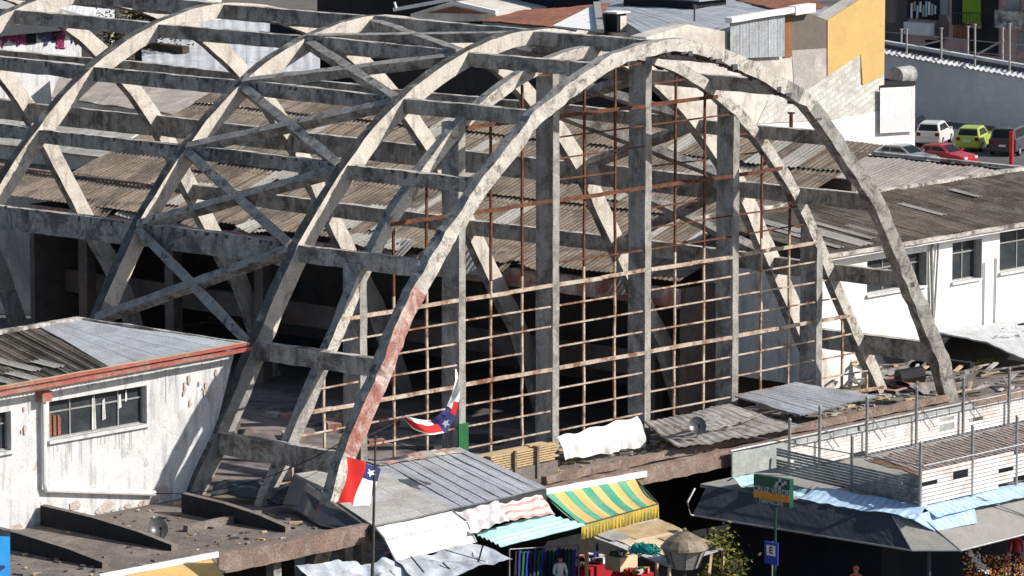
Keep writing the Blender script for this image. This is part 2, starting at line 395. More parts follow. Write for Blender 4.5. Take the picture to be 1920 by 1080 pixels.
trace = [(622,925),(655,820),(703,713),(720,670),(747,600),(773,547),(797,500),(827,450),(853,410),(910,328),(972,250),(1003,210),(1050,172),(1090,140),
         (1135,110),(1190,88),(1240,77),(1292,74),(1355,90),(1405,112),(1480,150),(1530,187),(1570,242),(1611,303),(1647,355),(1685,437),(1717,517),(1747,590),(1772,650),(1790,715)]
front_prof = [(AY(u, v, 0).x, AY(u, v, 0).z) for u, v in trace]
front_prof = [(-19.2, -6.0), (-17.9, -3.3)] + front_prof + [(17.6, -3.3), (18.8, -6.0)]
def rib(curve, y0, t, d0, d1, mats, drop=0.0, jit=.045, chip=.0):
    """arched rib: outer curve in x,z; depth d0 at the crown, d1 at the feet"""
    rings = []
    n = len(curve)
    zt = max(z for x, z in curve)
    for i, (x, z) in enumerate(curve):
        xa, za = curve[max(0, i - 1)]; xb, zb = curve[min(n - 1, i + 1)]
        tx, tz = xb - xa, zb - za; l = math.hypot(tx, tz); nx, nz = tz / l, -tx / l        # inward
        d = lerp(d0, d1, min(1, abs(x) / 16))
        o = V((x + nx * drop, 0, z + nz * drop)); q = V((x + nx * (drop + d), 0, z + nz * (drop + d)))
        ring = [V((o.x, y0, o.z)), V((o.x, y0 + t, o.z)), V((q.x, y0 + t, q.z)), V((q.x, y0, q.z))]
        ring = [p + nv(p, .9, jit) + nv(p, 4.5, jit * .7) + (nv(p, 9, chip) if chip else V((0,0,0))) for p in ring]
        rings.append(ring)
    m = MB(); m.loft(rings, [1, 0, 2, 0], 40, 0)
    return m
def shade_feet(o):                     # leg shade painted as darker left feet, ragged upper limit
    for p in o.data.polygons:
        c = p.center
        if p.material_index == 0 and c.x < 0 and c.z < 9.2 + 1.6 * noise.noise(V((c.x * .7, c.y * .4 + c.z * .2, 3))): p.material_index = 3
def dens(c, step=.35):
    out = []
    for (x0, z0), (x1, z1) in zip(c, c[1:]):
        k = max(1, int(math.hypot(x1 - x0, z1 - z0) / step))
        out += [(lerp(x0, x1, i / k), lerp(z0, z1, i / k)) for i in range(k)]
    return out + [c[-1]]
base_curve = dens(smooth_curve(prof))
A1curve = dens(smooth_curve(front_prof, 4))
for j, y in enumerate(AY_):
    if j == 0:
        r_ = rib(A1curve, y, RT + .02, .44, .66, None, jit=.05, chip=.05)
        # red wash low on the near leg
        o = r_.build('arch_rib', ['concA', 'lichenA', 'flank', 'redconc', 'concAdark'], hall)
        for p in o.data.polygons:
            c = p.center
            if c.x < 0 and c.y < .2 and abs(p.normal.y) > .5 and 6.0 < c.z < 11.2: p.material_index = 3
            if p.material_index == 0 and c.x > 7.5 + 2.5 * noise.noise(c * .8): p.material_index = 4
        rg = random.Random(77); m = MB()
        for k in range(46):
            x = rg.uniform(-2.5, 9.5) if k < 34 else rg.uniform(-9, 15)
            zz = [lerp(z0, z1, (x - x0) / (x1 - x0)) for (x0, z0), (x1, z1) in zip(A1curve, A1curve[1:]) if x0 <= x <= x1 and x1 > x0]
            if not zz: continue
            z = zz[0] - .5 - .012 * abs(x) - .0 ; y_ = rg.uniform(.02, .4); l_ = rg.uniform(.15, .6)
            m.tube([V((x, y_, z + .1)), V((x + rg.uniform(-.1, .1), y_, z - rg.uniform(.02, .1))), V((x + l_, y_ + rg.uniform(-.1, .1), z - rg.uniform(-.1, .16) - l_ * max(0, x) * .06))], .018, 5)
            if rg.random() < .6: m.box((x, y_, z + .02), (rg.uniform(.1, .35), .2, rg.uniform(.08, .2)), 1, 0)
        m.build('exposed_rebar', ['rust', 'drip'], o)
        o['label'] = 'flaking end arch, red paint worn on its near leg'
    elif j == 1:
        o = rib(base_curve, y, .36, .40, .48, None, drop=.38).build('arch_rib', ['concA', 'lichenA', 'flank', 'shadeconc'], hall); shade_feet(o)
    else:
        o = rib(base_curve, y, RT, .54, .74, None).build('arch_rib', ['conc', 'lichen', 'flank', 'shadeconc'], hall); shade_feet(o)
levels = [(0, 12.62), (-3.45, 12.10), (-6.78, 10.72), (-9.61, 8.62), (-12.04, 6.06), (-14.13, 2.92), (-16, 0)]
LH = [.5, .5, .52, .5, .85, .62, .75]
# purlins: one per bay and level
bays = [(0, 2)] + [(k, k + 1) for k in range(2, 8)]
for (a, b) in bays:
    ya, yb = AY_[a] + RT - .02, AY_[b] + .02
    for i, (x, z) in enumerate(levels):
        for sgn in ((-1, 1) if i else (1,)):
            if i == 6 and not (a == 0): continue
            if i == 5 and sgn == -1 and a != 0: continue
            if a >= 6 and sgn == 1 and i >= 5: continue
            X = x * -sgn
            inn = .16 * (-1 if X > 0 else 1)
            h = LH[i] if not (i == 4 and a == 0) else .6
            m = MB()
            sag = .04 * ((a * 7 + i * 3) % 3 - 1)
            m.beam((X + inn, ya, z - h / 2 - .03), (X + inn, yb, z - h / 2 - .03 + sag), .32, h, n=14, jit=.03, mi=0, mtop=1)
            if X < 0 and i in (2, 3, 4) and a >= 2 or (X < 0 and i == 3):
                rn = random.Random(a * 10 + i); yy = ya + .5
                while yy < yb - .4:
                    hh = rn.uniform(.04, .2) * rn.choice((.5, 1, 1, 1.4)); w0 = rn.uniform(.04, .12); w1 = rn.uniform(0, .06); xq = X + inn - .185; zt = z - .04 + rn.uniform(-.03, 0)
                    m.prism([(xq, yy - w0, zt), (xq, yy + w0 * rn.uniform(.5, 1), zt), (xq, yy + w1, zt - hh), (xq, yy - w1, zt - hh * rn.uniform(.7, 1))], (.05, 0, 0), 2); yy += rn.choice((.25, .5, .55, .58, .62, 1.15))
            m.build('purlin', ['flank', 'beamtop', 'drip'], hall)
# crossed braces in the third bay, both slopes
ya, yb = AY_[2] + RT, AY_[3]
for sgn in (-1, 1):
    for i in range(5):
        (x0, z0), (x1, z1) = levels[i], levels[i + 1]
        for k in (0, 1):
            p = V((x0 * -sgn, ya if k else yb, z0 - .28 - .0 * k)); q = V((x1 * -sgn, yb if k else ya, z1 - .12))
            m = MB()
            nrm = V((math.copysign(z0 - z1 + .01, x1 * -sgn), 0, abs(x1 - x0))).normalized()
            m.beam(p, q, .32, .36 if k else .34, up=nrm, n=14, jit=.03, mi=0, mtop=1)
            m.build('diagonal_brace', ['flank', 'lichenA'] if sgn < 0 else ['flank', 'beamtop'], hall)
# end-wall columns and glazing grilles
colx = [-11.95, -7.0, -2.1, 2.92, 7.9, 12.87]
def arch_z(x, drop=0):
    for (x0, z0), (x1, z1) in zip(base_curve, base_curve[1:]):
        if x0 <= x <= x1: return lerp(z0, z1, (x - x0) / (x1 - x0 + 1e-9)) - drop
    return -3
ZB = -2.4
for ci, x in enumerate(colx):
    m = MB()
    m.beam((x, 3.9, G), (x, 3.9, arch_z(x) - .55), .34, .82, up=(0, 1, 0), n=22, jit=.025, mi=0, mtop=0)
    o = m.build('facade_column', ['column', 'colfront'], hall)
    for p in o.data.polygons:
        if abs(p.normal.y) > .5 and p.center.y < 3.7: p.material_index = 1
    if ci == 1:
        g = MB(); g.box((x, 3.46, -1.05), (.5, .06, 1.0)); g.build('painted_band', 'greenpaint', o)
edges = [-16.6] + colx + [16.9]
for k in range(7):
    xa, xb = edges[k] + (.18 if k else 0), edges[k + 1] - (.18 if k < 6 else 0)
    lo, hi = MB(), MB()
    trans = []
    nb = 3
    xs = [lerp(edges[k], edges[k + 1], t / 3) for t in (1, 2)]
    if k == 0: xs = [-15.3, -13.75]
    if k == 6: xs = [14.46, 16.0]
    rs = random.Random(k * 13 + 5)
    for x in xs:
        zt = arch_z(x) - .9
        wv = .085
        for z0, z1, mm in ((ZB, min(zt, 4.3), lo), (4.3, zt, hi)):
            if z1 > z0 + .1:
                prev = V((x, 3.64, z0)); nseg = max(1, int((z1 - z0) / .8))
                for s_ in range(nseg):
                    nx_ = V((x + rs.uniform(-.02, .02), 3.64, lerp(z0, z1, (s_ + 1) / nseg)))
                    mm.beam(prev, nx_, wv, .07, up=(0, 1, 0)); prev = nx_
    lev = -5
    for q in range(-5, 17):
        z = .8 + q * .755
        if z < ZB: continue
        # usable x-range under the arch
        a, b = xa, xb
        while a < b and arch_z(a) - .8 < z: a += .1
        while b > a and arch_z(b) - .8 < z: b -= .1
        if b - a < .6: continue
        thick = q % 4 == 0
        if not thick and z > 4.5 and rs.random() < (.35 if k >= 3 else .8): continue
        if not thick and z > 2 and k in (1, 2) and rs.random() < .1: continue
        y = 3.53 if thick else 3.57
        if not thick and rs.random() < .12: b = lerp(a, b, .66)
        if thick:
            t = MB(); mid = lerp(a, b, .5)
            t.beam((a, y, z), (mid, y, z + rs.uniform(-.03, .03)), .09, .135); t.beam((mid, y, z), (b, y, z + rs.uniform(-.03, .03)), .09, .125)
            trans.append((t, z > 5.2))
        else:
            (hi if z > 4.4 else lo).beam((a, y, z + rs.uniform(-.02, .02)), (b, y, z + rs.uniform(-.03, .03)), .045, .056)
    full = MB(); full.v = lo.v + hi.v
    off = len(lo.v)
    full.f = lo.f + [tuple(i + off for i in f) for f in hi.f]; full.uv = lo.uv + hi.uv; full.m = [0] * len(lo.f) + [1] * len(hi.f)
    g = full.build('window_grille', ['cream_steel', 'rust'], hall)
    for t, up in trans: t.build('transom', 'rust' if up else 'cream_steel', g)

# floor of the hall and debris on it
fm = MB(); fm.face([(-16.5, 3, G + .008), (16, 3, G + .008), (16, 60, G + .008), (-16.5, 60, G + .008)])
struct(fm.build('hall_floor', 'floor'))
bal = MB()
bal.beam((-16.4, 14.6, -2.2), (-16.4, 46, -2.2), .3, .5, n=30, jit=.03)

# ================================================================== far side aisle of the market
aisle = thing('side_aisle', 'long market aisle beyond the arches, brown corrugated roof over dark open stalls', 'building', (22, 35, G))
m = MB()
EZ, RZ, EX, RX, Y0, Y1 = .85, 5.25, 16.35, 29.3, 13.5, 52
rng = random.Random(3)
nst = 5
for st in range(nst):
    t0, t1 = st / nst, (st + 1) / nst
    def pt(t, y, lift): return V((lerp(EX, RX, t), y, lerp(EZ, RZ, t) + lift))
    l = .03
    m.sheet(pt(t0, Y0, .09), pt(t0, Y1 if st else 64, .09), pt(t1 + .01, Y1 if st else 64, .0), pt(t1 + .01, Y0, .0), 720, 2, 0, wave=(.022, .26, 0), thick=.02, jit=.05)
aisle_roof = m.build('roof', ['asb'], aisle)
for k in range(30):
    m = MB()
    y = rng.uniform(Y0 + 1, Y1 - 4); l = rng.uniform(.7, 1.8); dz = rng.uniform(-.55, .05)
    x = EX - rng.uniform(.1, .9)
    m.sheet((x, y, EZ + dz), (x, y + l, EZ + dz + rng.uniform(-.3, .3)), (x + 1.1, y + l + rng.uniform(-.2, .2), EZ + .32), (x + 1.1, y, EZ + .32), 12, 2, rng.choice((0, 0, 1)), wave=(.03, .26, 0), thick=.02)
    m.build('broken_sheet', ['asb', 'asb_pale'], aisle_roof)
for k in range(26):
    m = MB()
    y = rng.uniform(Y0, Y1 - 5); t = rng.uniform(.03, .8); L_ = rng.uniform(.5, 1.2)
    p = V((lerp(EX, RX, t), y, lerp(EZ, RZ, t) + .13)); sl_ = (RZ - EZ) / (RX - EX)
    m.sheet(p, p + V((0, L_, 0)), p + V((2.2, L_, 2.2 * sl_)), p + V((2.2, 0, 2.2 * sl_)), 14, 1, rng.choice((0, 1, 0)), wave=(.035, .26, 0), thick=.02)
    m.build('replaced_sheet', ['asb_pale', 'asb_dark'], aisle_roof)
m = MB(); m.beam((18.75, 20, EZ + (18.75 - EX) * .34 + .1), (18.75, 64, EZ + (18.75 - EX) * .34 + .1), .14, .1, n=40, jit=.03); m.build('red_gutter', 'slabred', aisle_roof)
m = MB(); m.beam((EX + .1, Y0, EZ - .6), (EX + .1, Y1, EZ - .6), .3, .75, n=60, jit=.03, mi=0, mtop=1)
m.build('eave_beam', ['redconc', 'beamtop'], aisle)
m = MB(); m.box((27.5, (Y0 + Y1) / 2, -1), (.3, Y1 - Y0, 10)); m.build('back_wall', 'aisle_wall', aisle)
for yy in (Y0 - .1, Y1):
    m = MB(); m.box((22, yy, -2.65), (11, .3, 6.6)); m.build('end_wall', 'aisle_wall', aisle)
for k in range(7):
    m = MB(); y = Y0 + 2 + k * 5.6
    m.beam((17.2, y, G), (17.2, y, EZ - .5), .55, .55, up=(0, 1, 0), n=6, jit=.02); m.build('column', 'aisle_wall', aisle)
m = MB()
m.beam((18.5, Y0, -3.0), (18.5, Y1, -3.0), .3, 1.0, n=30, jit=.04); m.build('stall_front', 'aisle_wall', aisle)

# near side: low wall and gutter roof along the left feet of the arches
nl = thing('side_roof', 'dark low lean-to roof along the near feet of the arches, behind the stained white house', 'roof', (-18, 30, G))
m = MB(); m.sheet((-17.0, 12.5, -.2), (-17.0, 52, -.2), (-21.5, 52, .2), (-21.5, 12.5, .2), 300, 2, 0, wave=(.03, .26, 0), thick=.05, jit=.08)
m.build('sheeting', ['asb_dark'], nl)
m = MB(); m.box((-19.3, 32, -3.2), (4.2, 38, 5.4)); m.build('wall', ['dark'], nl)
# ================================================================== helper: window in a Y-facing wall
def window(par, x0, x1, z0, z1, y, n=4, tr=.62, depth=.22, frame='frame_grey', dirty=False):
    """dark reveal with frame, panes and bars; wall face at y, looking to -y; hole cut by the caller"""
    m = MB(); t = .05
    m.box(((x0 + x1) / 2, y + depth - .02, z1 - t / 2), (x1 - x0, .05, t)); m.box(((x0 + x1) / 2, y + depth - .02, z0 + t / 2), (x1 - x0, .05, t))
    zt = lerp(z0, z1, tr)
    m.box(((x0 + x1) / 2, y + depth - .022, zt), (x1 - x0, .04, t))
    for k in range(n + 1):
        x = lerp(x0 + t / 2, x1 - t / 2, k / n); m.box((x, y + depth - .018, (z0 + z1) / 2), (t, .055, z1 - z0 - .002))
    o = m.build('window', frame, par)
    g = MB(); g.face([(x0, y + depth, z0), (x1, y + depth, z0), (x1, y + depth, z1), (x0, y + depth, z1)]); g.build('pane', 'glassdark', o)
    s = MB(); s.box(((x0 + x1) / 2, y - .04, z0 - .05), (x1 - x0 + .16, .16, .1)); s.build('sill', 'white_wall', o)
    return o
def wall_with_holes(m, x0, x1, z0, z1, y, th, holes, mi=0, topf=None):
    """wall slab facing -y with rectangular openings (sorted, not overlapping in x)"""
    cuts = sorted(holes); x = x0
    def blk(a, b, c, d):
        if b - a > .001 and d - c > .001: m.box(((a + b) / 2, y + th / 2, (c + d) / 2), (b - a, th, d - c), mi)
    for (a, b, c, d) in cuts:
        blk(x, a, z0, z1); blk(a, b, z0, c); blk(a, b, d, z1); x = b
    blk(x, x1, z0, z1)

# ================================================================== white house at the left
hb = thing('rendered_house', 'stained white rendered house with red gutter and broken window, beside the left arch feet', 'house', (-22, 9, G))
Yw = 6.72
m = MB()
wall_with_holes(m, -33, -18.2, G, 2.62, Yw, .3, [(-23.52, -19.1, .64, 1.94), (-29.5, -25.2, .55, 1.85)])
m.prism([(-18.2, Yw, G), (-17.9, Yw, G), (-16.75, Yw, -1.9), (-15.9, Yw, 0), (-14.95, Yw, 2.62), (-18.2, Yw, 2.62)], (0, .3, 0))
# sloped right end follows the leg of the arch
hw = m.build('wall', 'white_wall', hb)
m = MB(); m.box((-17.0, 9.6, -1.8), (.3, 5.4, 8.4)); m.build('side_wall', 'white_wall', hb)
w1 = window(hb, -23.52, -19.1, .64, 1.94, Yw, 4, .68, .26)
m = MB()
for k in range(3):
    x = -23.35 + k * .2; m.face([(x, Yw + .22, .7), (x + .14, Yw + .22, .72), (x + .13, Yw + .21, 1.5 - .1 * (k % 3)), (x, Yw + .21, 1.45)])
m.build('curtain', 'terracotta', w1)
m = MB()
for (x, z, w_, h) in ((-21.42, .66, .2, 1.25), (-20.95, .95, .17, .75), (-20.2, 1.25, .14, .5), (-19.9, 1.45, .1, .4)):
    m.face([(x, Yw + .215, z), (x + w_, Yw + .215, z + .05), (x + w_ * .7, Yw + .215, z + h), (x + .02, Yw + .215, z + h * .9)])
m.build('torn_curtain', 'white_wall', w1)
window(hb, -29.5, -25.2, .55, 1.85, Yw, 4, .68, .26)
# roof: eave along the front, rising to the back
rt = thing('x', 'x', 'x', (0, 0, 0)); bpy.data.objects.remove(rt)
e0, e1 = V((-33, Yw - .45, 2.6)), V((-14.75, Yw - .45, 2.83))
b1, b0 = V((-17.6, 11.6, 3.47)), V((-33.5, 11.6, 3.30))
xs = lambda p, q, t: p.lerp(q, t)
m = MB()
m.sheet(xs(e0, e1, 0), xs(e0, e1, .665), xs(b0, b1, .885), b0, 220, 3, 0, wave=(.035, .2, 0), thick=.02, jit=.05)
hr = m.build('roof', ['asb_dark'], hb)
m = MB(); m.sheet(xs(e0, e1, .655) + V((0, 0, .03)), e1 + V((0, 0, .03)), b1 + V((0, 0, .03)), xs(b0, b1, .88) + V((0, 0, .03)), 60, 3, 0, thick=.02, jit=.07)
m.build('metal_sheets', ['zinc'], hr)
m = MB(); m.beam(b0 + V((0, .05, .04)), b1 + V((0, .05, .06)), .25, .12, n=20, jit=.03); m.beam(b1 + V((.03, 0, .05)), e1 + V((.03, 0, .05)), .14, .09, n=14, jit=.03)
m.build('ridge_flashing', 'beamtop', hr)
rg = random.Random(8)
for k in range(11):
    x = -32 + k * .95; p = xs(e0, e1, (x + 33) / 18.3); d = (xs(b0, b1, (x + 33) / 17) - p)
    q = p + d * rg.uniform(0, .5) + V((0, 0, .06)); L_ = d * rg.uniform(.15, .5)
    m = MB(); m.sheet(q, q + V((.45, 0, .004)), q + V((.45, 0, .004)) + L_, q + L_, 5, 1, 0, wave=(.035, .2, 0), thick=.015); m.build('patch_sheet', 'asb_pale', hr)
m = MB(); m.beam(e0 + V((0, -.1, -.1)), e1 + V((0.05, -.1, -.1)), .13, .12, n=30, jit=.012); m.beam(e0 + V((0, .04, .05)), e1 + V((0, .04, .05)), .12, .1, n=30, jit=.012)
m.build('gutter', 'redpaint', hb)
m = MB(); m.beam(e0 + V((0, .1, .09)), e1 + V((0, .1, .09)), .1, .05, n=30, jit=.015); m.build('eave_edge', 'timber', hb)
dp = MB(); px = AY(76, 740, Yw).x
dp.tube([(px, Yw - .14, 2.3), (px, Yw - .14, -.75), (px + .05, Yw - .14, -.95), AY(290, 925, Yw - .14)], .09, 8)
d = dp.build('downpipe', 'white_clean', hb)
m = MB(); m.box((px, Yw - .16, 2.2), (.42, .34, .34)); m.build('hopper', 'redpaint', d)

m = MB(); rg = random.Random(55)
for k in range(64):
    below = k < 26
    x = rg.uniform(-23.6, -19.0) if below else rg.uniform(-32, -15.4)
    z0 = .52 if below else 2.28 + (x + 24) * .018
    if not below and -23.7 < x < -18.9: L_ = rg.uniform(.08, .3)
    else: L_ = rg.uniform(.2, 1.5) * rg.random() + .1
    w_ = rg.uniform(.015, .05)
    m.face([(x - w_, Yw - .004 - k * .0001, z0), (x + w_, Yw - .004 - k * .0001, z0), (x + w_ * .3 + rg.uniform(-.02, .02), Yw - .004 - k * .0001, z0 - L_), (x - w_ * .3, Yw - .004 - k * .0001, z0 - L_ * .9)])
for k in range(40):
    x = rg.uniform(-28, -17.2); z = SZ + rg.uniform(0, .5) * rg.random(); s_ = rg.uniform(.05, .4)
    m.face([(x + s_ * math.cos(a) * rg.uniform(.6, 1), Yw - .006 - k * .0007, z + s_ * .55 * math.sin(a) * rg.uniform(.6, 1)) for a in [q * .7854 for q in range(8)]], 1)
for k in range(16):
    x = rg.choice((-16.3, -16.8, -15.9, -17.3, -24.6)) + rg.gauss(0, .15); z = rg.uniform(.9, 2.0); s_ = rg.uniform(.04, .17)
    m.face([(x + s_ * .6 * math.cos(a) * rg.uniform(.6, 1), Yw - .036 - k * .0007, z + s_ * 1.4 * math.sin(a) * rg.uniform(.6, 1)) for a in [q * .7854 for q in range(8)]], 1)
m.build('dirt_streaks', ['grimestreak', 'bareplaster'], hw)
rg = random.Random(56); m = MB()
for k in range(150):
    x, y = rg.uniform(-30, -17.5), rg.uniform(-1.6, 6.3); s_ = rg.uniform(.03, .12)
    m.box((x, y, SZ + .03), (s_ * rg.uniform(1, 4), s_, s_ * .6), rg.choice((0, 0, 1, 2, 3)), rg.uniform(0, 3))
o = m.build('rubble', ['slab', 'beamtop', 'timber', 'cargrey'], None, (-24, 2, SZ)); tag(o, 'small chips and scraps littering the stained canopy below the white house', 'rubble'); o['kind'] = 'stuff'
m = MB()
for k in range(160):
    x, y = rg.uniform(-15, 14), rg.uniform(7, 34); s_ = rg.uniform(.1, .5)
    m.box((x, y, G + .1), (s_ * rg.uniform(1, 4), s_ * rg.uniform(.5, 2), s_ * rg.uniform(.3, 1.2)), rg.choice((0, 0, 1, 2, 3, 4)), rg.uniform(0, 3))
o = m.build('floor_rubble', ['slab', 'beamtop', 'timber', 'cargrey', 'redconc'], None, (0, 20, G)); tag(o, 'broken blocks and planks strewn over the dim hall floor under the arches', 'rubble'); o['kind'] = 'stuff'
# ================================================================== concrete canopy slabs along the street front
SZ = -2.12
can = thing('concrete_canopy', 'flat stained concrete canopy with upstand beams below the white house and left arch foot', 'canopy', (-22, 2, G))
m = MB()
fl = AZ(60, 1082, SZ); fr = AZ(700, 985, SZ)
m.prism([(-36, -2.0, SZ), (-17.6, -2.0, SZ), (-15.2, -.9, SZ), (-15.2, 6.6, SZ), (-36, 6.6, SZ)], (0, 0, -.28))
m.build('slab', 'slab', can)
m = MB()
m.beam((-36, -2.1, SZ - .02), (-17.5, -2.1, SZ - .02), .36, .62, n=60, jit=.03); m.build('fascia', 'slabred', can)
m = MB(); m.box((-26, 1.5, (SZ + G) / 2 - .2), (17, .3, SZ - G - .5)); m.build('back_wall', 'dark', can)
for (u0, v0, u1, v1) in ((80, 966, 312, 1018), (-40, 985, 146, 1058), (330, 948, 545, 980)):
    p, q = AZ(u0, v0, SZ + .3), AZ(u1, v1, SZ + .3)
    p.x = q.x = (p.x + q.x) / 2
    p.y = min(6.6, p.y); q.y = max(-1.9, q.y)
    m = MB(); m.prism([(p.x, p.y, SZ - .05), (p.x, q.y, SZ - .05), (p.x, q.y, SZ + .2), (p.x, lerp(p.y, q.y, .75), SZ + .42), (p.x, lerp(p.y, q.y, .4), SZ + .6), (p.x, p.y, SZ + .68)], (.25, 0, 0), 1, 0); m.build('upstand_beam', ['slab', 'dark'], can)  # near-black side faces paint the beams' shade into the colour
m = MB(); m.beam((-21.6, 2.3, SZ + .1), (-17, 2.3, SZ + .1), .2, .26, n=10, jit=.03); m.build('upstand_beam', ['slab'], can)
for x in (-33, -27, -21.5, -18.2):
    m = MB(); m.beam((x, -1.7, G), (x, -1.7, SZ - .3), .35, .35, up=(0, 1, 0), n=4, jit=.02); m.build('support_post', 'column', can)

can2 = thing('front_canopy', 'long debris-strewn concrete canopy in front of the glazing grid, brown worn fascia', 'canopy', (4, 1, G))
m = MB(); m.prism([(-10.5, -1.0, -2.45), (20.5, -1.0, -2.45), (26.5, 3.0, -2.45), (26.5, 5.2, -2.45), (-10.5, 5.2, -2.45)], (0, 0, -.3))
m.build('slab', 'slab', can2)
m = MB(); m.beam((-11.0, -1.1, -2.42), (20.6, -1.1, -2.42), .34, .6, n=90, jit=.04); m.build('fascia', 'slabred', can2)
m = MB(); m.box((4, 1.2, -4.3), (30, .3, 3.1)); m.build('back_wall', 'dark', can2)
m = MB(); m.beam((-6.5, .1, -2.2), (16.5, .1, -2.2), .25, .28, n=60, jit=.05); m.build('upstand_beam', 'slabred', can2)
m = MB()
rg = random.Random(21)
for k in range(420):
    x, y = rg.uniform(-9, 19), rg.uniform(.4, 3.2); s_ = rg.uniform(.05, .22)
    m.box((x, y, -2.42), (s_ * rg.uniform(1, 3), s_, s_ * rg.uniform(.3, .7)), rg.choice((0, 0, 1, 2)), rg.uniform(0, 3))
o = m.build('debris', ['slab', 'beamtop', 'timber'], None, (4, 1, -2.45)); tag(o, 'scattered rubble and broken slats lying on the canopy before the grid', 'rubble'); o['kind'] = 'stuff'

# pale roof slab pieces seen inside just behind the grille
m = MB(); m.prism([(-16.2, 4.6, -2.75), (15, 4.6, -2.75), (15, 6.4, -2.75), (-16.2, 6.4, -2.75)], (0, 0, -.2))
struct(m.build('inner_ledge', 'floor'))
m = MB(); rg = random.Random(4)
for k in range(70):
    x, y = rg.uniform(-15.5, 14), rg.uniform(4.8, 6.2)
    m.box((x, y, -2.68), (rg.uniform(.3, 1.3), rg.uniform(.1, .5), rg.uniform(.05, .2)), rg.choice((0, 1, 1, 2, 3)), rg.uniform(0, 3))
o = m.build('rubbish', ['slab', 'beamtop', 'timber', 'bluetarp'], None, (0, 5, -2.7)); tag(o, 'boards, cloth and rubbish lying just inside the glazing grid', 'rubbish'); o['kind'] = 'stuff'

# ================================================================== stall roofs at the left foot of the front arch
sr = thing('stall_roof', 'big grey stall roof of metal and fibre panels beside the foot of the front arch', 'stall roof', (-12, 0, G))
zb, zf = -1.22, -1.82
TL, TR = V((-15.9, 2.9, zb + .18)), AY(862, 838, 2.9)
BR, BL = AY(1025, 914, -2.5), AY(700, 986, -2.5)
top = lambda u, v: TL.lerp(TR, u).lerp(BL.lerp(BR, u), v)
m = MB(); m.sheet(top(.42, 0), top(1, 0), top(1, 1), top(.42, 1), 30, 10, 0, thick=.05, jit=.03); m.build('metal_panels', 'zinc', sr)
m = MB(); m.sheet(top(.0, .0), top(.43, .0), top(.43, 1), top(0, 1), 16, 10, 0, thick=.06, jit=.02); m.build('fibre_panels', 'fibre', sr)
m = MB()
a = [top(0, 0), top(1, 0), top(1, 1), top(0, 1)]
m.prism([p + V((0, 0, -.07)) for p in a], (0, 0, -.5)); m.build('boxed_frame', 'cargrey', sr)
m = MB()
for k in range(7):
    p = top(.5 + k * .075, .02); q = top(.5 + k * .075, 1.0)
    m.beam(p + V((0, 0, .012)), q + V((0, 0, .012)), .045, .03)
m.build('seam_battens', 'zinc', sr)
m = MB()
rg = random.Random(2)
for k in range(9):
    p = top(.42 + k * .06, .01); m.sheet(p + V((0, 0, .05)), p + V((.5, 0, .06)), p + V((.5, -.6, -.02)), p + V((0, -.6, -.02)), 3, 3, k % 3, jit=.08, thick=.02)
m.build('roof_scraps', ['beamtop', 'redconc', 'tin'], sr)
# grey vertical slab piece left of the leg
wl = thing('roof_slab_piece', 'tilted dark roofing felt and slab edge behind the foot of the front arch', 'roofing', (-17, 3.5, -2.3))
m = MB(); m.sheet(AY(395, 925, 5.2), AY(540, 905, 3.6), AY(560, 935, 3.0), AY(520, 945, 3.2), 14, 8, 0, jit=.25, thick=.06)
m.sheet(AY(400, 905, 5.6), AY(545, 885, 4.0), AY(545, 915, 3.5), AY(395, 930, 5.0), 14, 8, 0, jit=.2, thick=.05)
m.build('felt_sheets', 'cargrey', wl)
m = MB(); m.prism([AY(550, 890, 2.8), AY(640, 955, -.9), AY(690, 990, -2.3), AY(690, 1003, -2.3), AY(600, 985, -.6), AY(530, 945, 2.6)], (.15, .05, 0)); m.build('edge_panel', 'cargrey', wl)

# white awning below, two folds
wa = thing('white_awning', 'white two-fold awning hanging below the big grey stall roof', 'awning', (-17, -4, G))
p0, p1 = AY(704, 990, -2.7), AY(845, 957, -2.7); p1 = AY(848, 958, -2.7)
q0, q1 = AY(722, 1012, -3.5), AY(876, 978, -3.5); r0, r1 = AY(742, 1052, -3.9), AY(893, 1017, -3.9)
m = MB(); m.sheet(p0, p1, q1, q0, 24, 6, 0, thick=.02, jit=.03); m.build('upper_fold', 'white_pvc', wa)
m = MB(); m.sheet(q0, q1, r1, r0, 24, 6, 0, thick=.02, jit=.04); m.build('hanging_fold', 'white_pvc', wa)
m = MB(); m.tube([p0, q0, r0], .035); m.tube([p1, q1, r1], .035); m.tube([q0, q1], .03); m.build('awning_frame', 'grey_steel', wa)
# tarps
def tarp(name, label, corners, matk, jit=.15, nu=34, nv_=20, cat='tarpaulin', folds=0, thick=.015):
    c = sum((V(p) for p in corners), V()) / 4
    m = MB()
    def fn(p, u, v):
        s_ = math.sin(math.pi * u) * math.sin(math.pi * v)
        e = min(u, 1 - u, v, 1 - v)
        return p + V((0, 0, -.25 * jit * s_ + folds * .05 * math.sin(u * 23 + v * 7) * (1 - e))) + nv(p, 2.3, jit * .35)
    m.sheet(*corners, nu, nv_, 0, thick=thick, jit=jit, fn=fn)
    return tag(m.build(name, matk, None, c, smooth=True), label, cat)
t1 = tarp('tarpaulin', 'crumpled pale blue tarpaulin with taped folds under the white awning', [AY(742, 1052, -4.0), AY(893, 1020, -4.0), AY(962, 1044, -5.6), AY(800, 1100, -5.8)], 'bluetarp', .13, folds=.5)
t2 = tarp('tarpaulin', 'crumpled pale grey tarpaulin beside the dark flagpole, lowest left of the white awning', [AY(553, 1060, -3.4), AY(735, 1050, -3.8), AY(790, 1085, -5.0), AY(610, 1095, -4.6)], 'bluetarp', .3, folds=1)
m = MB()
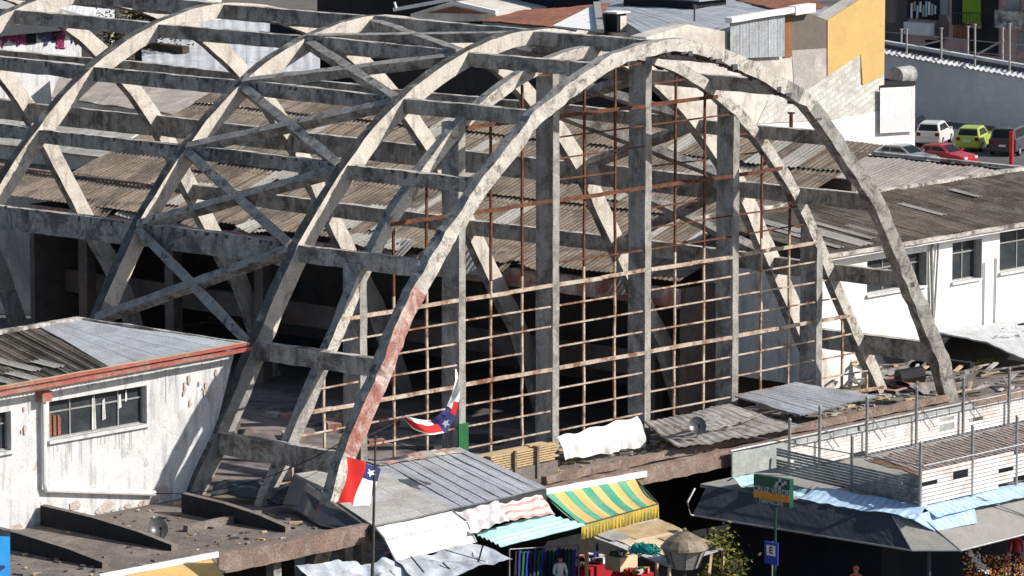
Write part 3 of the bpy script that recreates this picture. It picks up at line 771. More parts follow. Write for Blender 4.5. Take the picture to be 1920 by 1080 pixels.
for (a, b) in (((830, 1062), (850, 1080)), ((905, 1030), (893, 1075)), ((770, 1050), (795, 1080)), ((835, 1038), (910, 1060))):
    m.beam(AY(*a, -4.9) + V((0, 0, .12)), AY(*b, -5.4) + V((0, 0, .12)), .05, .03)
o = m.build('tie_ropes', 'clothdark', None, AY(850, 1050, -5)); tag(o, 'dark cords tied across the crumpled pale blue tarpaulin', 'cord')
t3 = tarp('patterned_cloth', 'white and grey patterned cloth between white awning and pink striped cloth', [AY(848, 962, -2.75), AY(935, 938, -2.75), AY(955, 975, -3.7), AY(885, 1000, -3.9)], 'whitecloth', .12, folds=.5, cat='cloth')
t4 = tarp('striped_cloth', 'faded pink and white striped cloth left of the green and yellow awning', [AY(932, 945, -2.7), AY(1015, 928, -2.5), AY(1042, 962, -3.5), AY(950, 976, -3.6)], 'pinkstripe', .08, folds=.5, cat='cloth')
m = MB(); m.sheet(AY(890, 1000, -3.2), AY(1020, 962, -3.2), AY(1105, 985, -5.0), AY(942, 1026, -5.0), 40, 60, 0, wave=(.03, .3, 1), thick=.02, jit=.03)
o = m.build('corrugated_sheet', 'turq', None, AY(1000, 995, -4)); tag(o, 'turquoise corrugated plastic sheet sloping below the pink striped cloth', 'roof sheet')

# green and yellow awning with valance
ga = thing('striped_awning', 'green and yellow striped awning with ochre frilled valance under the front canopy', 'awning', (-4, -2.5, G))
a0, a1 = AY(1022, 928, -1.35), AY(1192, 898, -1.35)
c0, c1 = AY(1090, 985, -3.35), AY(1234, 945, -3.35)
m = MB(); m.sheet(a0, a1, c1, c0, 44, 16, 0, thick=.012, fn=lambda p, u, v: p + V((0, 0, -.10 * math.sin(math.pi * v) + .02 * math.sin(u * 40)))); m.build('canopy', 'greenyellow', ga, smooth=True)
d0, d1 = AY(1083, 1022, -3.36), AY(1234, 970, -3.36)
m = MB(); m.sheet(c0 + V((0, -.01, 0)), c1 + V((0, -.01, 0)), c1 + V((0, 0, -.52)), c0 + V((0, 0, -.52)), 90, 3, 0, thick=.01, fn=lambda p, u, v: p + V((0, .05 * math.sin(u * 150) * v, .03 * abs(math.sin(u * 60)) * v))); m.build('valance', 'valance', ga)
m = MB(); m.tube([a0, c0 + V((-.03, 0, 0))], .03); m.tube([a1, c1], .03); m.tube([c0, c1], .03); m.build('awning_frame', 'pole', ga)
m = MB(); m.beam(a0 + V((0, .02, .1)), a1 + V((.6, .02, .1)), .06, .22, n=20, jit=.015); m.build('head_board', 'white_clean', ga)

# board roof with cardboard on it
br = thing('board_roof', 'low stall roof board covered with plywood and cardboard, beside the street lantern', 'stall roof', (-6, -6, G))
c = [AZ(1100, 1002, -3.55), AZ(1232, 972, -3.35), AZ(1356, 1028, -3.55), AZ(1255, 1062, -3.75)]
m = MB(); m.sheet(*c, 10, 8, 0, thick=.04, jit=.02); m.build('board', 'zinc_pale', br)
bq = lambda u, v: c[0].lerp(c[1], u).lerp(c[3].lerp(c[2], u), v)
for i, (u0, u1, v0, v1, k, h) in enumerate(((.12, .8, .1, .62, 0, .03), (.3, .98, .05, .4, 1, .05), (.55, .99, .45, .95, 1, .06), (.2, .62, .55, .98, 0, .045), (.05, .3, .03, .3, 2, .06))):
    m = MB(); z_ = V((0, 0, h)); m.sheet(bq(u0, v0) + z_, bq(u1, v0 + .03) + z_, bq(u1, v1) + z_, bq(u0, v1 - .03) + z_, 8, 8, 0, thick=.018, jit=.05)
    o = m.build('board_sheet', ['plywood', 'timber', 'fibre'][k], None, bq((u0 + u1) / 2, (v0 + v1) / 2)); tag(o, ['plywood sheet lying at the back of the board roof beside the striped awning', 'long pale cardboard sheet along the rear edge of the board roof', 'cream cardboard sheet on the board roof next to the lantern', 'tan cardboard sheet under the teal rope on the board roof', 'grey fibre sheet on the rear left corner of the board roof'][i], 'board')
for p in c:
    pm = MB(); pm.beam((p.x, p.y, G), p - V((0, 0, .05)), .09, .09, up=(0, 1, 0)); pm.build('timber_post', 'timber', br)
pm = MB()
pm.beam(AZ(1335, 1032, -3.65), AZ(1330, 1060, -3.65) + V((0, 0, -.3)), .08, .08)
pm.build('bracket', 'timber', br)
m = MB(); rg = random.Random(5); cc = AZ(1208, 1040, -3.4)
for k in range(26):
    a = rg.uniform(0, 6.28); r1 = rg.uniform(.15, .4); ph = rg.uniform(0, 6.28); tl = rg.uniform(-.5, .5)
    m.tube([cc + V((math.cos(t) * r1 + .12 * math.cos(a), math.sin(t) * r1 * 1.25 + .15 * math.sin(a), .12 + .12 * rg.random() + tl * .3 * math.sin(t + ph))) for t in [q * 6.28 / 14 for q in range(15)]], .022, 5)
o = m.build('rope_coil', 'rope', None, cc); tag(o, 'tangled coil of teal rope lying on the cardboard covered stall roof', 'rope')

# timber stack, white tarp, sheets
ts = thing('timber_stack', 'stack of pale sawn boards on the canopy beside the big grey roof', 'timber stack', AY(970, 850, 1.4))
p, q = AY(905, 868, 1.7), AY(1030, 838, 1.7)
m = MB(); rg = random.Random(6)
for r_ in range(7):
    for c_ in range(2):
        z = -1.9 + r_ * .085; m.beam((p.x + rg.uniform(-.2, .2), 1.5 + c_ * .35, z), (p.x + 2.3 + rg.uniform(-.1, .15), 1.5 + c_ * .35, z), .3, .055)
        m.beam((p.x + 2.45 + rg.uniform(-.05, .1), 1.5 + c_ * .35, z + .03), (q.x + rg.uniform(-.2, .2), 1.5 + c_ * .35, z + .03), .3, .055)
m.build('boards', 'timber', ts)
m = MB(); m.beam((p.x + 1.2, 1.28, -2.4), (p.x + 1.2, 1.28, -1.3), .1, .1, up=(0, 1, 0)); m.beam((q.x - 1.1, 1.28, -2.4), (q.x - 1.1, 1.28, -1.3), .1, .1, up=(0, 1, 0)); m.box((lerp(p.x, q.x, .5), 1.7, -2.2), (q.x - p.x, .8, .5)); m.build('bearer', 'slab', ts)
x0, x1 = AY(1052, 830, 2.2).x, AY(1203, 790, 2.2).x
m = MB(); m.sheet((x0, 2.4, -1.42), (x1, 2.4, -1.2), (x1, 2.0, -2.25), (x0, 2.0, -2.2), 50, 14, 0, thick=.02, jit=.16, fn=lambda p, u, v: p + V((0, -.08 * math.sin(math.pi * v) + .06 * math.sin(u * 47 + 3 * math.sin(u * 9)) * v, .05 * math.sin(u * 19))))
o = m.build('white_tarpaulin', 'white_pvc', None, ((x0 + x1) / 2, 2.1, -1.7), smooth=True); tag(o, 'white tarpaulin draped between two columns at the foot of the grid', 'tarpaulin')
sh = MB(); sh.sheet(AY(1208, 793, 3.1), AY(1372, 755, 3.1), AY(1512, 800, -.7), AY(1272, 838, -.4), 60, 12, 0, wave=(.02, .4, 0), thick=.05, jit=.1, fn=lambda p, u, v: p)
o = sh.build('tin_roof', 'tin', None, AY(1350, 800, 1)); tag(o, 'dirty tin roof patched with planks, left one of the pair before the grid', 'roof')
sh = MB(); sh.sheet(AY(1378, 752, 3.1) + V((0, 0, .22)), AY(1492, 727, 3.1) + V((0, 0, .22)), AY(1648, 751, -.4) + V((0, 0, .2)), AY(1500, 788, -.4) + V((0, 0, .2)), 40, 12, 0, wave=(.02, .3, 0), thick=.06, jit=.05)
o = sh.build('tin_roof', 'zinc', None, AY(1500, 760, 1)); tag(o, 'cleaner grey metal roof, right one of the pair before the grid', 'roof')
m = MB(); rg = random.Random(9)
for k in range(14):
    a = AY(rg.uniform(1260, 1480), rg.uniform(790, 830), .6) + V((0, 0, .1)); m.beam(a, a + V((rg.uniform(.8, 2.5), rg.uniform(-.6, .6), rg.uniform(0, .15))), .12, .04)
o = m.build('loose_planks', 'tin', None, AY(1370, 805, 1)); tag(o, 'loose grey planks weighing down the dirty tin roof', 'planks')
# ================================================================== satellite dishes
def dish(name_label, p, r, aim, h=.45):
    t = thing('satellite_dish', name_label, 'satellite dish', p, 'satellite dishes')
    a = V(aim).normalized(); x = a.cross(V((0, 0, 1))).normalized(); y = x.cross(a)
    c = V(p) + V((0, 0, h))
    m = MB(); rings = []
    P, UV = [], []
    for i in range(6):
        rr = r * i / 5; P.append([c + a * (.28 * r * (i / 5) ** 2 - .1) + x * (math.cos(k * .3927) * rr) + y * (math.sin(k * .3927) * rr * 1.08) for k in range(17)])
    m.grid(P, 0); m.grid([[q - a * .02 for q in r_[::-1]] for r_ in P], 0)
    m.build('reflector', 'cargrey', t, smooth=True)
    m = MB(); f = c + a * r * .9 - y * .1; m.tube([c - y * r * .9 + a * .05, f], .018); m.box(f, (.1, .1, .1)); m.build('feed_arm', 'black', t)
    m = MB(); m.tube([V(p) - V((0, 0, .02)), c - a * .12], .03); m.box(V(p) + V((0, 0, .02)), (.24, .24, .04)); m.build('mast', 'grey_steel', t)
    return t
dish('dark satellite dish on the stained canopy below the white house', AZ(297, 1016, SZ + .02), .34, (-.35, -.8, .45))
dish('dark satellite dish on the dirty tin roof before the grid', AY(1308, 822, -.1) + V((0, 0, .02)), .32, (-.5, -.7, .4))
dish('large round satellite dish against the white wall right of the end column', AZ(1668, 690, -2.4), .62, (-.75, -.6, .15), .55)

# ================================================================== flags
fp = thing('flagpole', 'thin dark flagpole rising in front of the big grey stall roof', 'flagpole', (-22, -6.4, G))
b = AY(698, 1090, -6.4); tp = AY(704, 822, -6.4)
m = MB(); m.tube([V((b.x, b.y, G)), b, tp], [.06, .055, .03], 8); m.build('pole', 'pole', fp)
m = MB(); m.tube([tp + V((0, 0, -.02)), tp + V((0, 0, .08))], .045); m.build('finial', 'pole', fp)
def flag(par_label, fn, nu=30, nv_=20, name='flag'):
    """fn(u,v): u 0..1 along the fly from the blue corner, v 0..1 from the top edge"""
    t = thing(name, par_label, 'flag', fn(0, 0), 'red, white and blue flags')
    def patch(nm, mk, u0, u1, v0, v1, off=0):
        m = MB(); P = [[fn(lerp(u0, u1, i / nu), lerp(v0, v1, j / nv_)) for i in range(nu + 1)] for j in range(nv_ + 1)]
        m.grid(P, 0); return m.build(nm, mk, t, smooth=True)
    patch('blue_field', 'flagblue', 0, .36, 0, .49); patch('white_band', 'flagwhite', .36, 1, 0, .49); patch('red_band', 'flagred', 0, 1, .49, 1)
    m = MB(); c = (.18, .25); pts = []
    e = .0015
    for k in range(10):
        a = k * math.pi / 5 + .3; rr = .17 if k % 2 == 0 else .068
        pts.append((c[0] + rr * .62 * math.sin(a), c[1] - rr * math.cos(a)))
    n0 = (fn(.2, .25) - fn(.15, .25)).cross(fn(.18, .3) - fn(.18, .2)).normalized()
    if n0.dot(CAM - fn(.18, .25)) < 0: n0 = -n0
    for k in range(10):
        q = [fn(*c), fn(*pts[k]), fn(*pts[(k + 1) % 10])]; m.face([p + n0 * .02 for p in q])
        m.face([p - n0 * .02 for p in q][::-1])
    m.build('star', 'flagwhite', t)
    return t
# hoisted upside-down along the pole: blue corner by the pole, red outermost
yF = -6.35
fa, fb, fc, fd = AY(714, 879, yF), AY(694, 950, yF), AY(636, 942, yF - .5), AY(651, 854, yF - .5)
def f1(u, v):   # v runs outward to the left, u runs downward
    p = fa.lerp(fb, u).lerp(fd.lerp(fc, u), v)
    return p + V((.035 * math.sin(v * 13 + u * 5), .10 * math.sin(v * 9 + u * 4) * (.2 + v), .04 * math.sin(v * 9 + 1) * u))
flag('red, white and blue flag with a white star, hanging out from the dark flagpole', f1)
cl = [((758, 782), 5), ((778, 795), 20), ((803, 802), 27), ((828, 797), 36), ((845, 772), 22), ((855, 740), 15), ((858, 712), 8), ((854, 692), 3)]
def f2(t, v):
    t = max(0, min(.9999, t)) * (len(cl) - 1); i = int(t); f = t - i
    (a, wa_), (b, wb_) = cl[i], cl[i + 1]
    x, y, w_ = lerp(a[0], b[0], f), lerp(a[1], b[1], f), lerp(wa_, wb_, f)
    (p, _), (q, _) = cl[max(0, i - (f < .5))], cl[min(len(cl) - 1, i + 1 + (f >= .5))]
    dx, dy = q[0] - p[0], q[1] - p[1]; l = math.hypot(dx, dy); k = (v - .5) * w_
    return AY(x + dy / l * k, y - dx / l * k, 1.5 + .12 * math.sin(t * 2.1 + v * 4))
t_ = thing('flag', 'twisted red, white and blue flag blown between the grid columns', 'flag', f2(.4, .5), 'red, white and blue flags')
for nm, mk, u0, u1, v0, v1 in (('red_band', 'flagred', 0, .40, .1, .62), ('red_tip', 'flagwhite', 0, .40, 0, .1), ('white_band', 'flagwhite', .0, .36, .62, 1), ('blue_field', 'flagblue', .40, .56, 0, .62), ('blue_field', 'flagblue', .36, .6, .62, 1), ('red_fold', 'flagred', .56, .66, 0, .5), ('white_tail', 'flagwhite', .60, 1, .5, 1), ('white_tail', 'flagwhite', .66, 1, 0, .5)):
    m = MB(); P = [[f2(lerp(u0, u1, i / 16), lerp(v0, v1, j / 6)) for i in range(17)] for j in range(7)]
    m.grid(P, 0); m.build(nm, mk, t_, smooth=True)
m = MB(); c = f2(.47, .35); n0 = (CAM - c).normalized(); xx = n0.cross(V((0, 0, 1))).normalized(); yy = xx.cross(n0)
pts = [c + n0 * .14 + (xx * math.sin(k * math.pi / 5 + .5) + yy * math.cos(k * math.pi / 5 + .5)) * (.17 if k % 2 == 0 else .07) for k in range(10)]
for k in range(10): m.face([c + n0 * .14, pts[k], pts[(k + 1) % 10]])
m.build('star', 'flagwhite', t_)
ln = MB()
def cable(a, b, sag, r=.012, n=18):
    return [a.lerp(b, i / n) + V((0, 0, -sag * 4 * (i / n) * (1 - i / n))) for i in range(n + 1)]
ln.tube(cable(AY(290, 925, 6.4), AY(640, 830, -.2), .5), .016, 5); ln.tube(cable(AY(640, 830, -.2), AY(760, 778, 1.6), .15), .016, 5)
o = ln.build('flag_line', 'black', None, AY(500, 870, 3)); tag(o, 'thin dark line strung from the white house past the front arch to the twisted flag', 'line')

# ================================================================== street lantern, signs
la = thing('street_lantern', 'brown domed street lantern standing by the corner of the board roof', 'street lantern', AZ(1283, 1048, -3.6) * 1 - V((0, 0, 2.4)))
c = AZ(1283, 1048, -3.6)
def lathe(m, c, prof_, n=16, mi=0):
    P = [[V(c) + V((math.cos(k * 2 * math.pi / n) * r, math.sin(k * 2 * math.pi / n) * r, z)) for k in range(n + 1)] for r, z in prof_]
    m.grid(P, mi)
m = MB(); lathe(m, c, [(x * 1.4, z * 1.3) for x, z in [(.02, .82), (.06, .78), (.03, .72), (.16, .68), (.42, .52), (.56, .34), (.58, .28), (.40, .24), (.02, .2)]], 14); m.build('hood', 'lanternhood', la)
m = MB(); lathe(m, c, [(.72, .36), (.45, -.3), (.02, -.3)], 8); m.build('glass', 'fibre', la)
m = MB()
for k in range(8):
    a = k * math.pi / 4; m.tube([c + V((math.cos(a) * .74, math.sin(a) * .74, .36)), c + V((math.cos(a) * .46, math.sin(a) * .46, -.3))], .018, 4)
m.tube([V((c.x, c.y, G)), c + V((0, 0, -.25))], .07, 8); m.build('post', 'pole', la)
def text(par, body, size, org, xd, yd, mk, name='lettering', bold=.0, ext=.004):
    cu = bpy.data.curves.new(name, 'FONT'); cu.body = body; cu.size = size; cu.extrude = ext; cu.align_x = 'CENTER'; cu.align_y = 'CENTER'; cu.offset = bold
    o = bpy.data.objects.new(name, cu); COL.objects.link(o); cu.materials.append(M[mk])
    xd, yd = V(xd).normalized(), V(yd).normalized(); z = xd.cross(yd)
    Mx = Matrix((xd, yd, z)).transposed().to_4x4(); o.rotation_euler = Mx.to_euler(); o.location = V(org) - parent_world(par); o.parent = par
    dg = bpy.context.evaluated_depsgraph_get(); me = bpy.data.meshes.new_from_object(o.evaluated_get(dg))
    n = bpy.data.objects.new(name, me); COL.objects.link(n); n.rotation_euler = o.rotation_euler; n.location = o.location; n.parent = par
    if not me.materials: me.materials.append(M[mk])
    bpy.data.objects.remove(o); bpy.data.curves.remove(cu)
    n.name = name
    return n
# shop sign on a bracket post: faces the street (-x)
sy0, sy1 = -6.2, -9.2
sx = -4.2
A_ = AX(1413, 889, sx); B_ = AX(1481, 901, sx); C_ = AX(1481, 950, sx)
zt_, zb_ = A_.z, AX(1413, 941, sx).z
ya_, yb_ = A_.y, B_.y
sg = thing('shop_sign', 'dark green and orange hanging shop sign above the charcoal awning', 'sign', (sx, (ya_ + yb_) / 2, G))
H_ = zt_ - zb_
m = MB(); m.box((sx + .1, (ya_ + yb_) / 2, (zt_ + zb_) / 2), (.2, ya_ - yb_, H_)); m.build('sign_box', 'signgreen', sg)
m = MB(); m.box((sx - .012, (ya_ + yb_) / 2, zb_ + H_ * .295), (.02, (ya_ - yb_) * .98, H_ * .23)); m.build('orange_band', 'signorange', sg)
xd, yd = V((0, -1, 0)), V((0, 0, 1))
yc = (ya_ + yb_) / 2
text(sg, 'CRUZ VERDE', .27, (sx - .012, yc, zb_ + H_ * .50), xd, yd, 'signgrey', bold=.006)
text(sg, 'FARMACIAS', .2, (sx - .012, yc, zb_ + H_ * .09), xd, yd, 'signgrey', bold=.004)
m = MB()
for (dy, dz, w_, h_) in ((-.12, 0, .36, .12), (-.12, 0, .12, .36), (-.36, .07, .12, .12), (.06, -.1, .14, .1)):
    m.box((sx - .01, yc - .25 + dy, zb_ + H_ * .80 + dz), (.02 + .002 * abs(dy), w_, h_))
m.build('cross_emblem', 'signgrey', sg)
m = MB(); m.tube([V((sx + .1, yc - .1, G)), V((sx + .1, yc - .1, zb_))], .045, 8); m.build('post', 'signgreen', sg)
es = thing('parking_sign', 'blue parking sign with a white square and letter E', 'sign', (-5.6, -9.2, G))
ex = -5.6
p = AX(1434, 1014, ex); q = AX(1459, 1017, ex); r_ = AX(1434, 1056, ex)
yc2, zc2, wd2, hh2 = (p.y + q.y) / 2, (p.z + r_.z) / 2, p.y - q.y, p.z - r_.z
m = MB(); m.box((ex, yc2, zc2), (.04, wd2, hh2)); m.build('panel', 'signblue', es)
m = MB(); m.box((ex - .023, yc2, zc2 + hh2 * .12), (.012, wd2 * .66, hh2 * .46)); m.build('white_square', 'signwhite', es)
text(es, 'E', hh2 * .42, (ex - .032, yc2, zc2 + hh2 * .12), xd, yd, 'black', bold=.01)
m = MB(); m.tube([V((ex + .05, yc2, G)), V((ex + .05, yc2, zc2 + hh2 * .5))], .03, 8); m.build('post', 'grey_steel', es)
# blue banner at the left edge and ochre awning at the bottom
m = MB(); a, b_ = AY(-60, 1000, -4.5), AY(17, 1003, -4.5); bz = AY(17, 1120, -4.5).z
m.sheet(a, b_, V((b_.x, -4.5, bz)), V((a.x, -4.5, bz)), 12, 12, 0, thick=.04, jit=.03)
bn = thing('banner', 'bright blue banner with dark trim hanging at the far left', 'banner', (b_.x, -4.5, G))
m.build('cloth', 'bannerblue', bn)
m = MB(); c = AY(4, 1064, -4.56); m.prism([c + V((math.cos(k * .628) * .16 - .03, 0, math.sin(k * .628) * .07)) for k in range(10)], (0, .02, 0)); m.build('dark_mark', 'flagblue', bn)
m = MB(); m.beam(V((a.x, -4.52, a.z + .06)), V((b_.x, -4.52, b_.z + .06)), .1, .14); m.tube([(b_.x - .3, -4.45, G), (b_.x - .3, -4.45, b_.z)], .04); m.build('rail', 'clothdark', bn)
oa = thing('ochre_awning', 'ochre canvas awning with white top strip below the left canopy', 'awning', (-26, -4, G))
a0, a1 = AY(195, 1085, -2.5), AY(398, 1046, -2.5); c1 = AY(425, 1090, -3.6); c0 = AY(205, 1130, -3.6)
m = MB(); m.sheet(a0, a1, c1, c0, 24, 8, 0, thick=.015, jit=.04); m.build('canvas', 'ochre', oa, smooth=True)
m = MB(); m.beam(a0 + V((-.2, 0, .08)), a1 + V((.25, 0, .08)), .08, .18, n=14, jit=.012); m.build('head_board', 'white_clean', oa)
m = MB(); m.tube([a1, c1], .03); m.tube([c0, c1], .03); m.build('awning_frame', 'grey_steel', oa)

# ================================================================== kiosk with charcoal awning and slatted terrace
kx, ky = -2.0, -11.9
kk = thing('corner_kiosk', 'corner kiosk under a charcoal and grey awning, slatted white terrace rails on its roof', 'kiosk', (6, -8, G))
KZ = -2.55
m = MB(); m.box((8.6, -6.6, (KZ + G) / 2 - .1), (18, 6.8, KZ - G - .2)); m.build('body', 'clothdark', kk)
m = MB(); m.prism([(kx, -3.2, KZ), (kx, ky, KZ), (kx + .6, ky - .5, KZ), (17.6, ky - .5, KZ), (17.6, -3.2, KZ)], (0, 0, -.12)); m.build('roof_deck', 'greyawn', kk)
# awning: side part, chamfer, front part
lo_ = [V((-3.25, -3.9, -3.4)), V((-2.95, -13.3, -3.4)), V((-1.85, -14.5, -3.4)), V((9, -14.3, -3.4))]
up_ = [V((kx - .1, -3.6, KZ)), V((kx - .1, ky + .1, KZ)), V((kx + .55, ky - .55, KZ)), V((9, ky - .55, KZ))]
def awn(m, i, n=20):
    m.sheet(up_[i], up_[i + 1], lo_[i + 1], lo_[i], n, 6, 0, thick=.015, jit=.03)
m = MB(); awn(m, 0, 40); m.build('side_awning', 'navyawn', kk)
m = MB(); awn(m, 1, 6); awn(m, 2, 30); m.build('front_awning', 'greyawn', kk)
m = MB()
for a, b_ in zip(lo_, lo_[1:]): m.tube([a, b_], .035)
m.tube([up_[1], lo_[1]], .03); m.tube([up_[2], lo_[2]], .03)
for x in (1.8, 5.5): m.tube([V((x, ky - .5, KZ + .2)), V((x + 1.6, -14.2, -3.3))], .03)
pa = AX(1303, 912, -3.0)
m.tube([V((-3.0, -3.8, -2.5)), V((-3.5, -3.9, -2.9)), V((-3.4, -3.95, -3.35)), V((-3.1, -4.0, -3.45))], .04)
m.build('awning_frame', 'grey_steel', kk)
m = MB(); m.tube([V((-2.4, -13.6, G)), V((-2.4, -13.6, -3.4))], .07, 8); m.build('corner_post', 'navyawn', kk)
# terrace rails: slatted panels and posts
def slat_rail(x0, y0, x1, y1, z0, z1, mk, miss=.06, seed=1, n=9):
    m = MB(); rg = random.Random(seed); a, b_ = V((x0, y0, 0)), V((x1, y1, 0)); L_ = (b_ - a).length
    nb = max(1, int(L_ / .85))
    for k in range(n):
        z = lerp(z0, z1, (k + .5) / n); h = (z1 - z0) / n * .80
        run = None
        for j in range(nb):
            if rg.random() < miss:
                if run is not None: m.beam(a.lerp(b_, run / nb) + V((0, 0, z)), a.lerp(b_, j / nb) + V((0, 0, z)), .03, h); run = None
            elif run is None: run = j
        if run is not None: m.beam(a.lerp(b_, run / nb) + V((0, 0, z)), b_ + V((0, 0, z)), .03, h)
    return m.build('slatted_rail', mk, kk)
fx, fy = -.95, -12.1
fz0, fz1 = KZ + .22, KZ + 1.42
slat_rail(fx + .05, fy, 12, fy, fz0, fz1, 'slatwhite', .11, 3)
slat_rail(fx, fy, .5, -4.6, fz0, fz1 - .3, 'slatshade', .06, 4)  # same white slats as the front, shade painted as a greyer tone
slat_rail(1.6, -4.2, 16.5, -4.2, KZ + .1, KZ + .95, 'slatwhite', .03, 6, 7)
def post(p, h, nm='rail_post'):
    m = MB(); m.tube([p, p + V((0, 0, h))], .055, 8); m.tube([p + V((0, 0, h)), p + V((0, 0, h + .06))], [.075, .02], 8); m.build(nm, 'grey_steel', kk)
for (u, v, y, h) in ((1480, 880, -4.5, 2.0), (1597, 895, -8.2, 2.0), (1725, 948, -12.1, 2.4), (1822, 930, -12.1, 2.6), (1905, 908, -12.1, 2.6)):
    p = AY(u, v, y); post(V((p.x, y, KZ)), h)
for x in (3.2, 5.9, 8.8, 11.6, 14.4): post(V((x, -4.35, KZ)), 2.2)
m = MB()
for (xa, xb, y, z) in ((1.6, 16.5, -4.3, KZ + 1.25), (1.6, 16.5, -4.3, KZ + 1.0), (fx, 12, -12.2, fz1 + .2)):
    m.tube([(xa, y, z), (xb, y, z)], .025)
for x in [1.8 + k * .75 for k in range(20)]: m.tube([(x, -4.32, KZ + .9), (x, -4.32, KZ + 1.25)], .018, 5)
for x in (3.2, 5.9, 8.8, 11.6): m.tube([(x, -4.36, KZ + 1.7), (x + 1.1, -4.36, KZ + .6)], .02, 5)
m.tube([(fx, -12.2, fz1 + .2), (fx, -4.3, fz1 + .3)], .022)
m.build('handrail', 'grey_steel', kk)
m = MB(); m.sheet((-.4, -11.85, KZ + 1.12), (15, -11.85, KZ + 1.12), (15, -8.7, KZ + 1.3), (0, -8.9, KZ + 1.3), 60, 10, 0, wave=(.03, .35, 0), thick=.03, jit=.08); o = m.build('terrace_roof', 'thatch', kk)
m = MB()
for k in range(54):
    x = -.4 + k * .27; m.beam((x, -11.9, KZ + 1.24), (x + .9, -8.7, KZ + 1.42), .03, .03)
m.build('wire_battens', 'slatwhite', o)
# tarps on the deck edge
m = MB(); m.sheet((4.0 - 4.8, -11.95, KZ + .2), (12, -11.95, KZ + .2), (12, -13.0, KZ + .02), (4.0 - 5.2, -13.0, KZ + .02), 60, 8, 0, thick=.015, jit=.05)
m.sheet((-2.1, -12.4, KZ + .1), (1.2, -12.7, KZ + .1), (.4, -13.5, KZ - .35), (-1.7, -13.3, KZ - .35), 16, 8, 0, thick=.015, jit=.05)
o = m.build('sky_blue_tarpaulin', 'sky_tarp', None, (3, -12, KZ)); tag(o, 'sky blue tarpaulin along the sunny front edge of the kiosk roof', 'tarpaulin')
m = MB(); m.sheet((-.72, -12.2, KZ + .22), (-.72, -7.4, KZ + .22), (-2.05, -7.6, KZ + .1), (-2.15, -12.8, KZ + .05), 40, 10, 0, thick=.015, jit=.09)
o = m.build('sky_blue_tarpaulin', 'sky_tarp', None, (-1.3, -9.5, KZ)); tag(o, 'crumpled blue tarpaulin on the shaded side of the kiosk roof, behind the charcoal awning', 'tarpaulin')
m = MB(); m.sheet((-.7, -7.2, KZ + .12), (-.7, -4.6, KZ + .2), (-2.0, -4.4, KZ + .06), (-2.0, -7.3, KZ + .06), 30, 14, 0, thick=.015, jit=.5)
o = m.build('turquoise_netting', 'turq', None, (-1.3, -6, KZ)); tag(o, 'heap of pale turquoise plastic netting behind the green shop sign', 'netting')
ty = thing('plastic_parapet', 'milky plastic sheeting parapet along the front edge of the canopy behind the kiosk', 'parapet', (9, -1.4, -3))
m = MB(); m.sheet((1.7, -1.5, -2.1), (16.0, -1.5, -2.1), (16.0, -1.5, -3.35), (1.7, -1.5, -3.35), 40, 6, 0, thick=.02, jit=.05); m.build('sheeting', 'translucent', ty)
m = MB(); m.tube([(1.6, -1.55, -2.08), (16.1, -1.55, -2.08)], .05)
for x in (1.7, 5.3, 9, 12.5, 16): m.tube([(x, -1.55, -3.6), (x, -1.55, -2.08)], .035)
m.build('rail_frame', 'grey_steel', ty)

# ================================================================== street level: goods, plants, people
def crown(m, c, rx, ry, rz, n, s0=.05, s1=.12, seed=1, mats=(0,), clumps=9):
    rg = random.Random(seed); cl = []
    for k in range(clumps):
        d = V((rg.gauss(0, 1), rg.gauss(0, 1), rg.gauss(0, 1))).normalized() * rg.uniform(.2, .95); cl.append(V((d.x * rx, d.y * ry, d.z * rz)))
    for k in range(n):
        q = rg.choice(cl); o = V((rg.gauss(0, .3) * rx, rg.gauss(0, .3) * ry, rg.gauss(0, .28) * rz)) + q + V(c)
        a = V((rg.gauss(0, 1), rg.gauss(0, 1), rg.gauss(0, 1))).normalized(); b_ = a.orthogonal().normalized(); s_ = rg.uniform(s0, s1)
        m.face([o - a * s_, o + b_ * s_ * .45, o + a * s_, o - b_ * s_ * .45], rg.choice(mats))
def bush(name, label, cat, base, h, r_, n, mats, seed, s0=.05, s1=.12, trunk=True, up=.6):
    t = thing(name, label, cat, base)
    m = MB(); crown(m, V(base) + V((0, 0, h * up)), r_, r_, h * (1 - up), n, s0, s1, seed, list(range(len(mats)))); m.build('crown', mats, t)
    m = MB(); rg = random.Random(seed)
    m.tube([V(base), V(base) + V((.03, .02, h * up))], [.07 * h / 3 + .02, .03], 7)
    for k in range(6):
        a = rg.uniform(0, 6.28); m.tube([V(base) + V((0, 0, h * up * rg.uniform(.4, .9))), V(base) + V((math.cos(a) * r_ * .7, math.sin(a) * r_ * .7, h * rg.uniform(.6, .9)))], [.03, .012], 5)
    m.build('trunk', 'bark', t)
    return t
pz = AZ(1405, 1020, -3.4)
bush('street_tree', 'small yellow-green street tree in shade beside the blue parking sign', 'tree', (pz.x - .55, pz.y + .5, G), 2.85, .85, 900, ['leafbright', 'leaf', 'leafbright'], 3, .05, .14, up=.62)
fl_ = AX(1860, 1070, -2.0)
fs = thing('flower_stall', 'stand of white and orange flowers under the kiosk awning at the far right', 'flower stall', (2.5, -12.2, G))
m = MB(); rg = random.Random(12)
for k in range(420):
    a = AY(rg.uniform(1805, 1930), rg.uniform(1040, 1090), -12.4 + rg.uniform(-.3, .3)); s_ = rg.uniform(.025, .06)
    m.box(a, (s_, s_, s_), rg.choice((0, 1, 1, 2)), rg.uniform(0, 3))
for k in range(110):
    t = rg.random(); a = AY(lerp(1812, 1850, t) + rg.gauss(0, 7), lerp(1028, 1075, t), -12.7); s_ = rg.uniform(.03, .06)
    m.box(a, (s_, s_, s_), 0, rg.uniform(0, 3))
m.build('blooms', ['petalwhite', 'petalorange', 'clothred'], fs)
m = MB()
